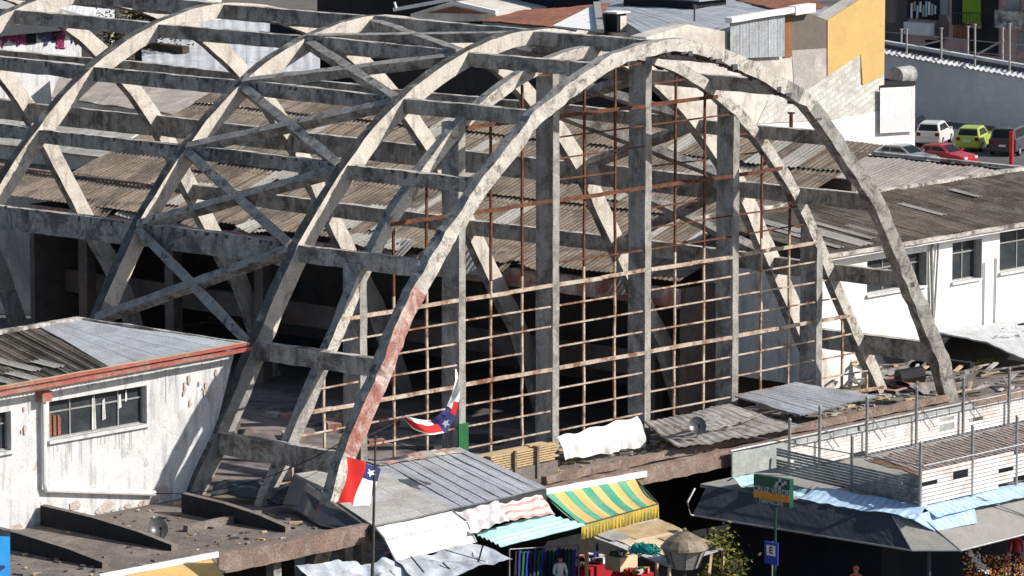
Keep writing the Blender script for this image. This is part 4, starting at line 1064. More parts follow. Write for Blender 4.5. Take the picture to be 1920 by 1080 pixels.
for k in range(300):
    o = AY(rg.uniform(1810, 1930), rg.uniform(1048, 1100), -12.3); a = V((rg.gauss(0, 1), rg.gauss(0, 1), rg.gauss(0, 1))).normalized(); b_ = a.orthogonal().normalized()
    m.face([o - a * .09, o + b_ * .04, o + a * .09, o - b_ * .04])
m.build('leaves', 'leaf', fs)
m = MB(); p = AY(1865, 1095, -12.2); m.box((p.x, -12.2, (p.z + G) / 2 - .2), (3.2, .7, p.z - G - .1)); m.build('stand', 'clothdark', fs)
# market goods under the middle awnings
gs = thing('goods_stall', 'stall table heaped with red, white and blue goods under the board roof', 'stall', (-6, -1.7, G))
p0, p1 = AZ(1085, 1066, -5.1), AZ(1160, 1052, -5.1); zt = -5.1; gy = p0.y
m = MB(); m.box(((p0.x + p1.x) / 2, gy + .4, (zt + G) / 2), (p1.x - p0.x + .3, 1.2, zt - G)); m.build('table_skirt', 'clothred', gs)
m = MB(); rg = random.Random(14)
for k in range(90):
    x, y = rg.uniform(p0.x, p1.x), rg.uniform(gy - .1, gy + .9); s_ = rg.uniform(.08, .24)
    m.box((x, y, zt + s_ * .3 + rg.uniform(0, .15)), (s_, s_ * .8, s_ * .6), rg.choice((0, 1, 1, 2, 0, 3)), rg.uniform(0, 3))
m.build('goods', ['clothred', 'flagwhite', 'flagblue', 'clothdark'], gs)
for q, (u, v, z, lab) in enumerate(((1000, 1068, -4.9, 'open crate of small bright goods under the turquoise sheet'), (1195, 1074, -5.0, 'open crate of mixed wares under the board roof'), (1045, 1078, -5.3, 'low tray of packets in front of the hanging clothes'), (1165, 1040, -4.5, 'box of white packets behind the goods table'))):
    c = AZ(u, v, z); t = thing('goods_crate', lab, 'crate', c - V((0, 0, .5)))
    m = MB(); m.box(c - V((0, 0, .25)), (.9, .7, .5)); m.build('box', ['timber', 'clothred', 'signblue', 'plywood'][q], t)
    m = MB(); rg = random.Random(90 + q)
    for k in range(26): m.box(c + V((rg.uniform(-.4, .4), rg.uniform(-.3, .3), rg.uniform(.02, .12))), (rg.uniform(.08, .2), rg.uniform(.08, .2), rg.uniform(.06, .16)), rg.choice((0, 1, 2, 3, 4)), rg.uniform(0, 3))
    m.build('wares', ['clothred', 'flagwhite', 'signblue', 'petalorange', 'greenpaint'], t)
hg = thing('clothes_rack', 'rail of dark blue and green hanging clothes in the shade under the turquoise sheet', 'clothes rail', (-8.5, -1.9, G))
m = MB(); rg = random.Random(15)
for k in range(16):
    a = AY(965 + k * 7.2, 1030 + rg.uniform(-4, 6), -1.9); w_ = .28; h = rg.uniform(.8, 1.3)
    m.sheet(a, a + V((w_, .12, 0)), a + V((w_ * .9, .1, -h)), a + V((-.05, 0, -h)), 3, 4, k % 4, thick=.03, jit=.05)
m.build('garments', ['clothdark', 'flagblue', 'greenpaint', 'signblue'], hg)
m = MB(); a, b_ = AY(955, 1030, -1.9), AY(1085, 1022, -1.9); m.tube([a, b_], .02); m.tube([V((a.x, a.y, G)), a], .03); m.tube([V((b_.x, b_.y, G)), b_], .03); m.build('rail', 'grey_steel', hg)

def person(label, base, ang, top, legs, hair='hair', pose='stand', s=1.0):
    """one skinned body: pelvis-rooted skeleton with tapered limbs, hands with fingers, head with nose and ears"""
    t = thing('person', label, 'person', base)
    J = []; E_ = []; Rd = []
    def j(p, r, par=None):
        J.append(V(p) * s); Rd.append(r * s)
        if par is not None: E_.append((par, len(J) - 1))
        return len(J) - 1
    pel = j((0, 0, .95), .135); ab = j((0, .01, 1.10), .125, pel); ch = j((0, .0, 1.30), .15, ab); nk0 = j((0, .01, 1.45), .085, ch)
    nk = j((0, .0, 1.51), .052, nk0); hd0 = j((0, -.015, 1.58), .075, nk); hd = j((0, -.01, 1.66), .098, hd0); hd2 = j((0, 0, 1.72), .075, hd)
    j((0, -.105, 1.635), .016, hd0)
    for sx_ in (-1, 1):
        j((sx_ * .095, 0, 1.645), .018, hd)
        sh_ = j((sx_ * .17, .01, 1.42), .068, nk0); el_ = j((sx_ * .235, .03 if pose == 'stand' else -.02, 1.15), .046, sh_)
        wr = j((sx_ * (.23 if pose == 'stand' else .16), -.06 if pose == 'stand' else -.24, .92 if pose == 'stand' else 1.08), .029, el_)
        d = (J[wr] - J[el_]).normalized() / s
        wv = J[wr] / s
        pm_ = j(wv + d * .05, .032, wr)
        for q in range(4):
            o_ = V((0, (q - 1.5) * .021, 0)); b1 = j(wv + d * .10 + o_, .0105, pm_); b2 = j(wv + d * (.145 + .008 * (1 - abs(q - 1.2))) + o_ + V((-sx_ * .012, 0, 0)), .009, b1)
        j(wv + d * .075 + V((-sx_ * .01, -.055, 0)), .011, pm_)
        hp = j((sx_ * .095, 0, .88), .098, pel); kn = j((sx_ * .105, -.015, .49), .062, hp); an = j((sx_ * .105, .02, .09), .04, kn); ft = j((sx_ * .11, -.13, .04), .038, an)
    me = bpy.data.meshes.new('body'); me.from_pydata(J, E_, []); me.update()
    ob = bpy.data.objects.new('body', me); COL.objects.link(ob); ob.parent = t
    md = ob.modifiers.new('skin', 'SKIN'); md.use_smooth_shade = True
    for i, dvt in enumerate(me.skin_vertices[0].data): dvt.radius = (Rd[i], Rd[i]); dvt.use_root = (i == 0)
    ob.modifiers.new('sub', 'SUBSURF').levels = 1; ob.modifiers['sub'].render_levels = 1
    dg = bpy.context.evaluated_depsgraph_get(); ev = ob.evaluated_get(dg); nm = bpy.data.meshes.new_from_object(ev)
    ob.modifiers.clear(); old = ob.data; ob.data = nm; bpy.data.meshes.remove(old)
    nm.materials.clear()
    for k in ('skin', top, legs, 'black'): nm.materials.append(M[k])
    for p in nm.polygons:
        c = p.center / s
        p.material_index = 3 if c.z < .1 else 2 if c.z < .97 and abs(c.x) < .21 else 1 if .9 < c.z < 1.47 and not (abs(c.x) > .15 and c.z < .98) else 0
        p.use_smooth = True
    h = MB()
    P = [[V((math.sin(b_) * math.cos(a) * .108, math.sin(b_) * math.sin(a) * .115 + .012, 1.675 + .108 * math.cos(b_))) * s for a in [k * math.pi / 8 for k in range(17)]] for b_ in [q * .33 for q in range(6)]]
    h.grid(P, 0); ho = h.build('hair', hair, None, (0, 0, 0), smooth=True); ho.parent = t
    t.rotation_euler = (0, 0, ang)
    return t
pr1 = AZ(1905, 1000, -4.35)
person('person in a red top standing behind the flowers at the far right', (pr1.x, pr1.y, G), R(-40), 'clothred', 'clothdark')
pr2 = AZ(1603, 1056, -4.28)
person('person in an orange top at the bottom edge below the charcoal awning', (pr2.x - .5, pr2.y - .45, G), R(-60), 'clothorange', 'clothdark', hair='clothorange')
pr3 = AZ(1050, 1044, -4.3)
person('person in a white top passing the goods stall under the turquoise sheet', (pr3.x, pr3.y, G), R(-30), 'flagwhite', 'clothdark', pose='reach')
pr4 = AZ(1380, 1040, -4.3)
person('person in dark clothes standing in shade left of the small street tree', (pr4.x, pr4.y, G), R(-70), 'frame_grey', 'clothdark')
# ================================================================== white building at the right
rb = thing('rendered_block', 'clean white block with dark mossy roof and open windows, right of the arch foot', 'building', (30, 11, G))
Yr = 8.0; EZr = 2.30
wins = []
for (u0, v0, u1, v1, n) in ((1626, 490, 1733, 542, 3), (1786, 456, 1836, 524, 2), (1875, 436, 1990, 500, 3)):
    p, q = AY(u0, v0, Yr), AY(u1, v1, Yr)
    zt, zb2 = p.z, AY(u0, v1 + (u1 - u0) * .1, Yr).z
    wins.append((p.x, q.x, zb2, zt, n))
m = MB(); wall_with_holes(m, 18.6, 40, -3.2, EZr - .02, Yr, .3, [w_[:4] for w_ in wins]); m.build('wall', 'white_clean', rb)
for i, (a, b, c, d, n) in enumerate(wins):
    o = window(rb, a, b, c, d, Yr, n, .7, .25)
    if i < 2:
        m = MB(); m.beam((b - .02, Yr + .02, c), (b - .02, Yr + .02, d), .05, .32, up=(0, 1, 0)); m.build('open_sash', 'frame_grey', o)
m = MB(); m.box((29.3, 13.7, -2), (21.4, .3, 8)); m.box((18.75, 11.1, -.5), (.3, 5.9, 5)); m.build('other_walls', 'white_wall', rb)
rr0, rr1 = V((18.2, Yr - .45, EZr + .12)), V((40, Yr - .45, EZr + .12)); rk = 3.22
m = MB(); m.sheet(rr0, rr1, (40, 14.0, rk), (18.2, 14.0, rk), 330, 4, 0, wave=(.03, .26, 0), thick=.02, jit=.06); ro = m.build('roof', 'asb_dark', rb)
rg = random.Random(31)
for (x, t, w_, l) in ((19.4, .05, .5, 3.6), (20.6, .02, .9, 3.2), (22.0, .12, .5, 3.4), (23.0, .03, .45, 2.6), (20.0, .45, .6, 2.2), (28.5, .35, .5, 2.2), (33, .6, .5, 1.4)):
    y = lerp(Yr - .4, 13.9, t); sl_ = (rk - EZr - .12) / 6.45
    p = V((x, y, EZr + .12 + (y - Yr + .45) * sl_ + .06)); m = MB(); m.sheet(p, p + V((w_, 0, 0)), p + V((w_, l, l * sl_)), p + V((0, l, l * sl_)), 6, 2, 0, wave=(.03, .26, 0), thick=.02); m.build('pale_sheet', 'asb_pale', ro)
m = MB(); m.beam((18.2, 14.05, rk + .06), (40, 14.05, rk + .06), .3, .14, n=20, jit=.03); m.build('ridge_capping', 'beamtop', ro)
m = MB(); m.beam((18.2, Yr - .5, EZr + .02), (40, Yr - .5, EZr + .02), .12, .16, n=30, jit=.02); m.build('eave_board', 'beamtop', rb)
m = MB(); m.beam((18.3, Yr - .22, EZr - .12), (40, Yr - .22, EZr - .12), .5, .1, n=1); m.build('soffit', 'greywall', rb)
x = AY(1752, 460, Yr - .1).x
m = MB(); m.tube([(x - .12, Yr - .12, EZr - .1), (x - .22, Yr - .12, EZr - .6), (x - .05, Yr - .12, -1.1), (x, Yr - .12, -2.4)], .07, 8); m.tube([(x + .22, Yr - .1, EZr - .1), (x + .25, Yr - .1, EZr - .5), (x + .05, Yr - .1, -1.0)], .045, 8); m.build('downpipe', 'frame_grey', rb)
m = MB(); xx = AY(1838, 525, Yr).x; m.tube([(xx + .2, Yr - .05, .9), (xx + .2, Yr - .05, -2.0)], .03, 6); m.tube([(xx + 1.0, Yr - .05, 1.0), (xx + .95, Yr - .05, -2.0), (xx + 2.2, Yr - .05, -2.1)], .03, 6); m.build('wall_cables', 'frame_grey', rb)
lt = thing('metal_lean_to', 'pale metal lean-to roof with flaking white paint against the clean white block', 'lean-to', (27, 5, G))
m = MB(); m.sheet(AY(1760, 622, 7.9), AY(1960, 588, 7.9), AY(1960, 690, 1.2), AY(1850, 642, 4.2), 40, 14, 0, thick=.06, jit=.05); m.build('roof_sheets', 'zinc_pale', lt)
m = MB()
rg = random.Random(17)
for k in range(16):
    p = AY(rg.uniform(1868, 1925), rg.uniform(622, 636), 5.2) + V((0, 0, .12)); s_ = rg.uniform(.08, .3); m.sheet(p, p + V((s_, .02, 0)), p + V((s_ * 1.1, s_ * .6, .0)), p + V((0, s_ * .7, 0)), 2, 2, 0, thick=.008)
m.build('paint_flakes', 'flagwhite', lt)
m = MB(); m.box((27, 7.0, -3.3), (10, .3, 3.2)); m.box((23.2, 5.5, -3.6), (.3, 3, 3)); m.build('wall', 'dark', lt)
# debris field at the right foot of the front arch
cn = thing('roof_clutter', 'heap of bent sheets, planks and cans on the canopy by the right arch foot', 'rubble', (16, 4, -2.4)); 
m = MB(); rg = random.Random(23)
for k in range(60):
    a = AZ(rg.uniform(1560, 1900), rg.uniform(690, 745), -2.4) + V((0, 0, rg.uniform(0, .2))); d = V((rg.uniform(.3, 1.6), rg.uniform(-1, 1), rg.uniform(-.08, .2)))
    m.beam(a, a + d, rg.uniform(.06, .2), .05, mi=rg.choice((0, 1, 2, 3)))
m.build('planks', ['slab', 'beamtop', 'timber', 'tin'], cn)
m = MB()
for k in range(12):
    a = AZ(rg.uniform(1590, 1740), rg.uniform(695, 738), -2.3); m.sheet(a, a + V((rg.uniform(.6, 1.6), rg.uniform(-.4, .4), rg.uniform(-.1, .3))), a + V((rg.uniform(.8, 1.5), rg.uniform(.5, 1.1), rg.uniform(-.1, .25))), a + V((0, rg.uniform(.5, 1), rg.uniform(-.1, .3))), 8, 8, rg.choice((0, 1, 2)), thick=.02, jit=.2)
m.build('bent_sheets', ['cargrey', 'redconc', 'tin'], cn)
c = AZ(1708, 715, -2.2); m = MB(); m.tube([c + V((-.5, .25, .15)), c + V((.45, -.2, .25))], .34, 12); m.build('drum', 'black', cn)
m = MB(); crown(m, AZ(1845, 680, -2.3), .9, .5, .12, 260, .04, .1, 8, (0, 0, 1), 6); o = m.build('weeds', ['moss', 'leafred'], None, AZ(1845, 680, -2.4)); tag(o, 'patch of yellow-green weeds growing on the canopy right of the arch foot', 'weeds'); o['kind'] = 'stuff'
m = MB(); crown(m, V((-16.0, 5.9, -2.2)) + V((1.4, 0, 0)), .6, .4, .2, 220, .05, .1, 9, (0, 1), 6); crown(m, V((-14.0, 4.8, -2.3)), .7, .4, .2, 160, .05, .1, 10, (1, 1, 0), 6); o = m.build('weeds', ['leaf', 'leafred'], None, (-15, 5.5, -2.4)); tag(o, 'brown and green weeds behind the left foot of the front arch', 'weeds'); o['kind'] = 'stuff'

# ================================================================== roofs and buildings behind
def roof_block(name, label, cat, corners, matk, zbase=G, wallmat='party', wave=None, nu=40, nv_=6, thick=.06, jit=.06, rooftop='roof'):
    """sheet roof over four walls: corners p00,p10,p11,p01"""
    cs = [V(p) for p in corners]; c = sum(cs, V()) / 4
    t = thing(name, label, cat, (c.x, c.y, zbase))
    m = MB(); m.sheet(*cs, nu, nv_, 0, wave=wave, thick=thick, jit=jit); m.build(rooftop, matk, t)
    m = MB(); ins = [p + (c - p) * .04 for p in cs]
    for i in range(4):
        a, b = ins[i], ins[(i + 1) % 4]; m.face([V((a.x, a.y, zbase)), V((b.x, b.y, zbase)), b - V((0, 0, .1)), a - V((0, 0, .1))])
    m.build('walls', wallmat, t)
    return t
# beige shed behind the white block
sA = roof_block('shed', 'long beige corrugated shed roof with black gutter, in front of the car park', 'shed', [(34.5, 16, -.2), (34.5, 42.5, -.2), (47.5, 42.5, 2.05), (47.5, 16, 2.05)], 'asb_beige', wave=(.014, .3, 0), nu=360, nv_=3)
m = MB(); m.beam((47.6, 16, 2.15), (47.6, 42.5, 2.15), .3, .12); m.build('ridge_flashing', 'beamtop', sA)
m = MB(); m.beam((47.35, 16, 1.9), (47.35, 42.5, 1.9), .1, .3); m.beam((34.4, 16, -.3), (34.4, 42.5, -.3), .3, .3); m.build('gutter', 'darkroof', sA)
m = MB(); m.beam((34.1, 16, -.12), (34.1, 42.5, -.12), .35, .1); m.build('parapet', 'beamtop', sA)
for (u, v, h, nm) in ((1703, 345, .9, 0), (1714, 345, .6, 0), (1671, 345, 1.0, 1)):
    p = AZ(u, v, .0); t = thing('roof_vent' if nm == 0 else 'roof_aerial', ['short dark vent pipe on the beige shed roof, taller of the pair', 'short dark vent pipe on the beige shed roof, shorter of the pair', 'thin aerial rod on the beige shed roof left of the vent pipes'][0 if h == .9 else 1 if h == .6 else 2], 'vent' if nm == 0 else 'aerial', p - V((0, 0, .3)))
    m = MB(); m.tube([p - V((0, 0, .3)), p + V((0, 0, h))], .12 if nm == 0 else .025, 8)
    m.build('pipe', 'cargrey', t)
    m = MB(); m.tube([p + V((0, 0, h - .1)), p + V((0, 0, h + .04))], .16 if nm == 0 else .05, 8); m.build('cap', 'pole', t)
tv = thing('roof_cabin', 'low dark roof hatch structure between mossy roof and beige shed', 'roof hatch', AZ(1660, 352, .3) - V((0, 0, .8)))
p = AZ(1660, 352, .3); m = MB(); m.box(p - V((0, 0, .3)), (4.5, 2.2, .9)); m.build('body', 'dark', tv); m = MB(); m.box(p + V((0, 0, .22)), (5.0, 2.6, .1)); m.build('lid', 'asb_pale', tv)
# big white party-wall building (wall plane y=66)
pw = thing('party_wall_building', 'tall building end wall, white below with bare yellow, brown and metal patches above', 'building', (86, 70, G))
WY = 66
def wall_poly(pts, d=0.0, th=.12): return [AY(u, v, WY - d) for u, v in pts]
def flat(nm, mk, pts, d, th=.1, par=pw):
    P = wall_poly(pts, d); m = MB(); m.prism([P[i] for i in range(len(P))], (0, th, 0)); return m.build(nm, mk, par)
m = MB(); P = [AY(1212, 70, WY), AY(1290, 46, WY), AY(1367, 60, WY), AY(1485, 20, WY), AY(1552, 38, WY), AY(1658, -30, WY), AY(1658, 163, WY)]
Pb = [V((p.x, WY, p.z)) for p in P]
m.prism([V((P[0].x, WY, G))] + Pb + [V((99.4, WY, Pb[-1].z)), V((99.4, WY, G))], (0, 1.2, 0))
m.build('wall', 'party', pw)
flat('white_coat', 'white_clean', [(1100, 300), (1260, 262), (1400, 235), (1560, 225), (1650, 208), (1715.3, 200), (1715.3, 330), (1100, 420)], .06)
flat('brick_patch', 'party_brick', [(1520, 165), (1554, 140), (1613, 103), (1613, 160), (1655, 145), (1655, 212), (1560, 224), (1420, 232), (1440, 190)], .05)
flat('brown_panel', 'brown', [(1485, 22), (1520, 26), (1552, 38), (1552, 90), (1485, 94)], .04)
flat('grey_panel', 'party_grey', [(1485, 94), (1550, 88), (1550, 142), (1515, 170), (1490, 178)], .03)
flat('yellow_panel', 'yellow', [(1552, 38), (1660, -32), (1658, 140), (1618, 160), (1614, 102), (1552, 142)], .09)
flat('rust_strip', 'rustsheet', [(1470, 30), (1485, 28), (1485, 106), (1470, 108)], .08)
P = [AY(1369, 40, WY - .25), AY(1471, 26, WY - .25), AY(1471, 106, WY - .25), AY(1369, 110, WY - .25)]
m = MB(); m.sheet(P[0], P[1], P[2], P[3], 120, 3, 0, wave=(.012, .28, 0), thick=.03); m.build('metal_cladding', mat('x_zinc_clad', (.40, .44, .48), (.28, .31, .34), (.55, .56, .58), sat=.45, ss=.5, brick=(.55, 30, .22, .01, .7), rough=.6) and 'zinc', pw)
m = MB(); m.beam(AY(1366, 38, WY - .3), AY(1486, 18, WY - .3), .5, .3, n=6, jit=.03); m.beam(AY(1485, 20, WY - .3), AY(1522, 14, WY - .3), .6, .5); m.build('coping', 'white_clean', pw)
P = [AY(1650, 165, WY - .3), AY(1715, 162, WY - .3), AY(1715, 246, WY - .3), AY(1650, 250, WY - .3)]
m = MB(); m.sheet(P[0], P[1], P[2], P[3], 90, 2, 0, wave=(.016, .22, 0), thick=.02); m.build('white_cladding', 'white_clean', pw)
m = MB(); m.box((97.6, WY + 1.6, -1.35), (3.4, 3.4, .25)); m.build('ledge', 'dark', pw)
wt = thing('water_tank', 'grey cylindrical tank lying at the corner of the white party wall', 'tank', AY(1697, 158, WY + 1.2))
c = AY(1697, 141, WY + 1.0); m = MB(); m.tube([c + V((-.9, 0, 0)), c + V((.5, 0, 0))], .55, 20); m.build('drum', 'column', wt)
m = MB(); m.tube([c + V((.5, 0, 0)), c + V((.62, 0, 0))], .42, 20); m.build('lid', 'asb_pale', wt)
m = MB(); m.box(c + V((-.2, 0, -.62)), (1.4, .8, .14)); m.build('cradle', 'pole', wt)
bs = AY(1483, 265, WY - 3)
t = thing('red_pole', 'thin red-brown steel pole rising before the white party wall', 'pole', (bs.x, WY - 3, G)); m = MB(); m.tube([(bs.x, WY - 3, G), (bs.x, WY - 3, AY(1483, 212, WY - 3).z)], .11, 8); m.build('shaft', 'rust', t); m = MB(); m.box((bs.x, WY - 3, AY(1483, 212, WY - 3).z), (.3, .3, .1)); m.build('cap', 'rust', t)
# car-park wall and shed roof above it
gw = thing('parking_wall', 'long blank grey wall behind the parked cars, corrugated capping on top', 'wall', (117, 72, G))
za, zb3 = AX(1658, 98, 117).z, AX(1925, 145, 117).z
ya, yb = AX(1640, 98, 117).y, AX(1990, 145, 117).y
m = MB(); m.prism([(117, ya, G), (117, yb, G), (117, yb, zb3 - .25), (117, ya, za)], (.4, 0, 0)); m.build('face', 'greywall', gw)
m = MB(); m.sheet((116.8, ya, za + .02), (116.8, yb, zb3 - .23), (117.5, yb, zb3 - .02), (117.5, ya, za + .2), 160, 2, 0, wave=(.06, .42, 0), thick=.04); m.build('corrugated_capping', 'zinc_pale', gw)
m = MB(); m.beam((117.9, ya, za + .55), (117.9, yb, zb3 + .34), .4, .22); m.build('ridge_gutter', 'zinc_pale', gw)
m = MB(); m.beam((117.7, ya, za + .3), (117.7, yb, zb3 + .08), .1, .3); m.build('shadow_gap_board', 'cargrey', gw)
fps = [(1700, 110, 55), (1765, 128, 75), (1828, 128, 82), (1893, 140, 95), (1690, 95, 40), (1815, 100, 50), (1880, 108, 55)]
for i, (u, v, h) in enumerate(fps):
    p = AX(u, v, 117.3 + (0 if i < 4 else 2.5)); q = AX(u, v - h, p.x)
    t = thing('fence_post', ['tall white post on the wall, nearest the yellow render', 'white post on the wall below the oval stain', 'white post on the wall below the lime green bay', 'rightmost white post standing on the grey wall', 'shorter set-back post beside the yellow render', 'set-back post between the oval stain and the lime bay', 'set-back post by the diagonal stay'][i], 'post', p, 'posts on the car-park wall')
    m = MB(); m.tube([p - V((0, 0, .4)), q], .065, 8); m.build('shaft', 'asb_pale', t)
    m = MB(); m.box(q, (.18, .18, .06)); m.build('cap', 'asb_pale', t)
t = thing('wire_fence', 'sagging wires and diagonal stays strung between the posts on the grey wall', 'fence', (118, 72, za)); m = MB()
m.tube([AX(1700, 90, 118), AX(1765, 76, 118)], .05, 5); m.tube([AX(1765, 90, 118), AX(1800, 105, 118)], .05, 5); m.tube([AX(1832, 102, 118), AX(1882, 75, 118)], .07, 5); m.build('stay', 'asb_pale', t)
m = MB()
for dv in (0, 22, 40): m.tube([AX(1660, 60 + dv, 119.5), AX(1815, 75 + dv, 119.5), AX(1925, 85 + dv, 119.5)], .025, 4)
m.build('wire', 'grey_steel', t)
# row of old pink houses beyond
hr_ = thing('terrace_houses', 'row of shabby pink flats with balconies and laundry above the grey wall', 'flats', (135, 85, G))
HX = 132
def hx(u, v, d=0): return AX(u, v, HX - d)
m = MB(); p, q = hx(1640, 120), hx(1990, 120); zt = hx(1700, -90).z
m.box((HX + 4, (p.y + q.y) / 2, (zt + G) / 2), (8, p.y - q.y, zt - G)); m.build('wall', 'pink', hr_)
def hpan(nm, mk, u0, v0, u1, v1, d=.06, th=.06):
    a, b = hx(u0, v0, d), hx(u1, v0, d); z1 = hx(u0, v0, d).z; z0 = hx(u0, v1, d).z
    m = MB(); m.box((HX - d - th / 2, (a.y + b.y) / 2, (z0 + z1) / 2), (th, a.y - b.y, z1 - z0)); return m.build(nm, mk, hr_)
hpan('dark_bay', 'cargrey', 1662, -40, 1702, 92, .1); hpan('recess', 'dark', 1704, -20, 1762, 34, .08)
hpan('white_balcony', 'white_clean', 1703, 40, 1752, 62, .5, .5); hpan('window', 'frame_grey', 1764, -10, 1778, 28, .1); hpan('recess', 'dark', 1786, -20, 1808, 46, .08)
hpan('lime_bay', 'limegreen', 1806, -20, 1840, 42, .2); hpan('dark_stair', 'dark', 1842, -20, 1872, 60, .12); hpan('balcony_front', 'beamtop', 1875, 18, 1925, 50, .7, .6)
hpan('window', 'frame_grey', 1890, -10, 1912, 18, .1); hpan('window', 'frame_grey', 1908, 60, 1925, 95, .1); hpan('lower_recess', 'dark', 1736, 74, 1766, 98, .1); hpan('lower_recess', 'dark', 1815, 52, 1872, 100, .1); hpan('brick_panel', 'terracotta', 1788, 46, 1812, 72, .1)
m = MB(); c = hx(1766, 52, .1)
m.prism([c + V((0, math.cos(k * .524) * .55, math.sin(k * .524) * .95)) for k in range(12)], (-.04, 0, 0)); m.build('oval_stain', 'brown', hr_)
m = MB(); rg = random.Random(40)
for k in range(9):
    a = hx(1708 + k * 5.5, rg.uniform(2, 10), .5); h = rg.uniform(.5, 1.1); m.sheet(a, a + V((0, -.16, 0)), a + V((0, -.15, -h)), a + V((0, .02, -h)), 2, 3, k % 3, thick=.02, jit=.03)
m.build('laundry', ['flagwhite', 'pink', 'turq'], hr_)
m = MB()
for k in range(9): a = hx(1787 + k * 6.3, 24, .7); m.tube([a, a - V((0, 0, .8))], .025, 4)
m.tube([hx(1785, 24, .7), hx(1842, 24, .7)], .03, 4); m.tube([hx(1785, 46, .7), hx(1842, 46, .7)], .03, 4); m.build('railing', 'pole', hr_)
# roofs at the top of the picture
lg = thing('long_dark_building', 'long black bitumen roof with thin white edge, running behind the arch crowns', 'building', (82, 85, G))
m = MB(); m.box((75.9, 81, (2.3 + G) / 2), (1.2, 30, 2.3 - G)); m.build('walls', 'darkroof', lg)
m = MB(); m.sheet((75.2, 66.2, 2.55), (75.2, 96, 2.55), (76.9, 96, 2.7), (76.9, 66.2, 2.7), 60, 4, 0, thick=.2, jit=.02); m.build('roof', 'darkroof', lg)
m = MB(); m.beam((75.0, 66, 2.75), (75.0, 96, 2.75), .12, .12); m.beam((75.05, 66, 2.42), (75.05, 84, 2.42), .12, .12); m.build('edge_strip', 'white_clean', lg)
m = MB(); m.box((99, 101, (3.4 + G) / 2), (4, 25, 3.4 - G)); m.build('upper_storey', 'darkroof', lg)
def quadroof(name, label, px, matk, zl, zh, wallm='party', wave=None, cat='house', nu=30):
    (a, b, c, d) = px
    return roof_block(name, label, cat, [AZ(*a, zl), AZ(*b, zl), AZ(*c, zh), AZ(*d, zh)], matk, G, wallm, wave, nu)
roof_block('metal_roofed_house', 'house with broad grey seamed metal roof behind the white party wall', 'house', [(76.9, 67.5, 2.9), (95.6, 67.5, 3.2), (95.6, 86, 3.4), (91, 84, 2.85)], 'zinc', G, 'white_clean', (.008, .5, 0), 140)
wg = thing('white_gable', 'bright white sloping roof side at the left end of the grey metal roof', 'roof', AZ(1090, 48, 3.2) - V((0, 0, 4)))
m = MB(); m.sheet(AZ(1036, 48, 2.9), AZ(1124, 57, 2.9), AZ(1119, 8, 3.2), AZ(1113, 9, 3.2), 20, 6, 0, thick=.1); m.build('sheeting', 'white_clean', wg)
m = MB(); m.beam(AZ(1126, 58, 3.0), AZ(1119, 6, 3.3), .4, .2); m.build('verge', 'frame_grey', wg)
p = AY(1156, 42, 74); t = thing('roof_dormer', 'small dark box dormer with flat lid on the grey metal roof', 'dormer', p - V((0, 0, 1.2)))
m = MB(); m.box(p + V((0, 0, .0)), (.8, .8, 1.1)); m.build('box', 'dark', t); m = MB(); m.box(p + V((0, 0, .6)), (1.2, 1.1, .1)); m.build('lid', 'greywall', t); m = MB(); m.box(p + V((.1, -.43, -.05)), (.55, .05, .9)); m.build('lit_face', 'party', t)
p = AY(1265, 10, 78); t = thing('roof_monitor', 'long dark raised skylight on the grey metal roof', 'skylight', p - V((0, 0, .8)))
m = MB(); m.box(p, (3, 5.5, .9), 0, 0); m.build('curb', 'darkroof', t); m = MB(); m.box(p + V((.3, 0, .52)), (3.2, 6, .1)); m.build('cover', 'zinc', t)
p = AY(1302, 40, 69); t = thing('roof_pipe', 'thin dark flue pipe with a cap on the grey metal roof', 'flue', p); m = MB(); m.tube([p, p + V((0, 0, .75))], .05, 8); m.build('pipe', 'pole', t); m = MB(); m.tube([p + V((0, 0, .7)), p + V((0, 0, .95))], .11, 8); m.build('cap', 'pole', t)
quadroof('red_roofed_house', 'house with rusty red-brown roof beside the bright white gable', [(900, 38), (1040, 50), (1180, 4), (985, 18)], 'terracotta', 2.75, 2.95, 'party')
roof_block('red_roofed_house', 'far house with faded red roof behind the grey metal roof, by the yellow wall', 'house', [AY(1380, 0, 76), AY(1478, 22, 69), AY(1545, 12, 69), AY(1500, -22, 76)], 'terracotta', G, 'party')
dh = thing('dark_house', 'dark fronted house with red posts, behind the rusty red-brown roof', 'house', AZ(990, 25, 2) * 1 - V((0, 0, 8)))
def dpan(u0, v0, u1, v1, x, mk, nm, th=.3):
    a, b = AX(u0, v0, x), AX(u1, v0, x); z1, z0 = a.z, AX(u0, v1, x).z
    m = MB(); m.box((x + th / 2, (a.y + b.y) / 2, (z0 + z1) / 2), (th, a.y - b.y, z1 - z0)); return m.build(nm, mk, dh)
dpan(936, -30, 1048, 34, 104, 'carnavy', 'front', 6); dpan(1046, -20, 1072, 22, 103.5, 'greywall', 'pale_bay', 3); dpan(1000, -20, 1011, 26, 103.2, 'redbright', 'red_post', .4); dpan(982, -20, 988, 12, 103.2, 'redpaint', 'red_post', .4)
dpan(1072, -20, 1106, 14, 103, 'pink', 'shop_front', 2); dpan(918, -20, 934, 30, 103, 'white_clean', 'white_trim', .4)
sh2 = thing('gabled_house', 'small house with white verge boards and cream gable above the black roof', 'house', AZ(830, 24, 3.5) - V((0, 0, 9)))
a, b, c = AX(745, 18, 92), AX(880, -10, 92), AX(905, 28, 92)
m = MB(); m.prism([AX(770, 26, 92.3), AX(845, 3, 92.3), AX(930, 22, 92.3), AX(930, 40, 92.3), AX(770, 40, 92.3)], (6, 0, 0)); m.build('gable', 'party', sh2)
m = MB(); m.beam(AX(740, 18, 92), AX(872, -6, 92), .3, .22); m.beam(AX(845, 3, 92), AX(932, 23, 92), .3, .22); m.build('verge_board', 'white_clean', sh2)
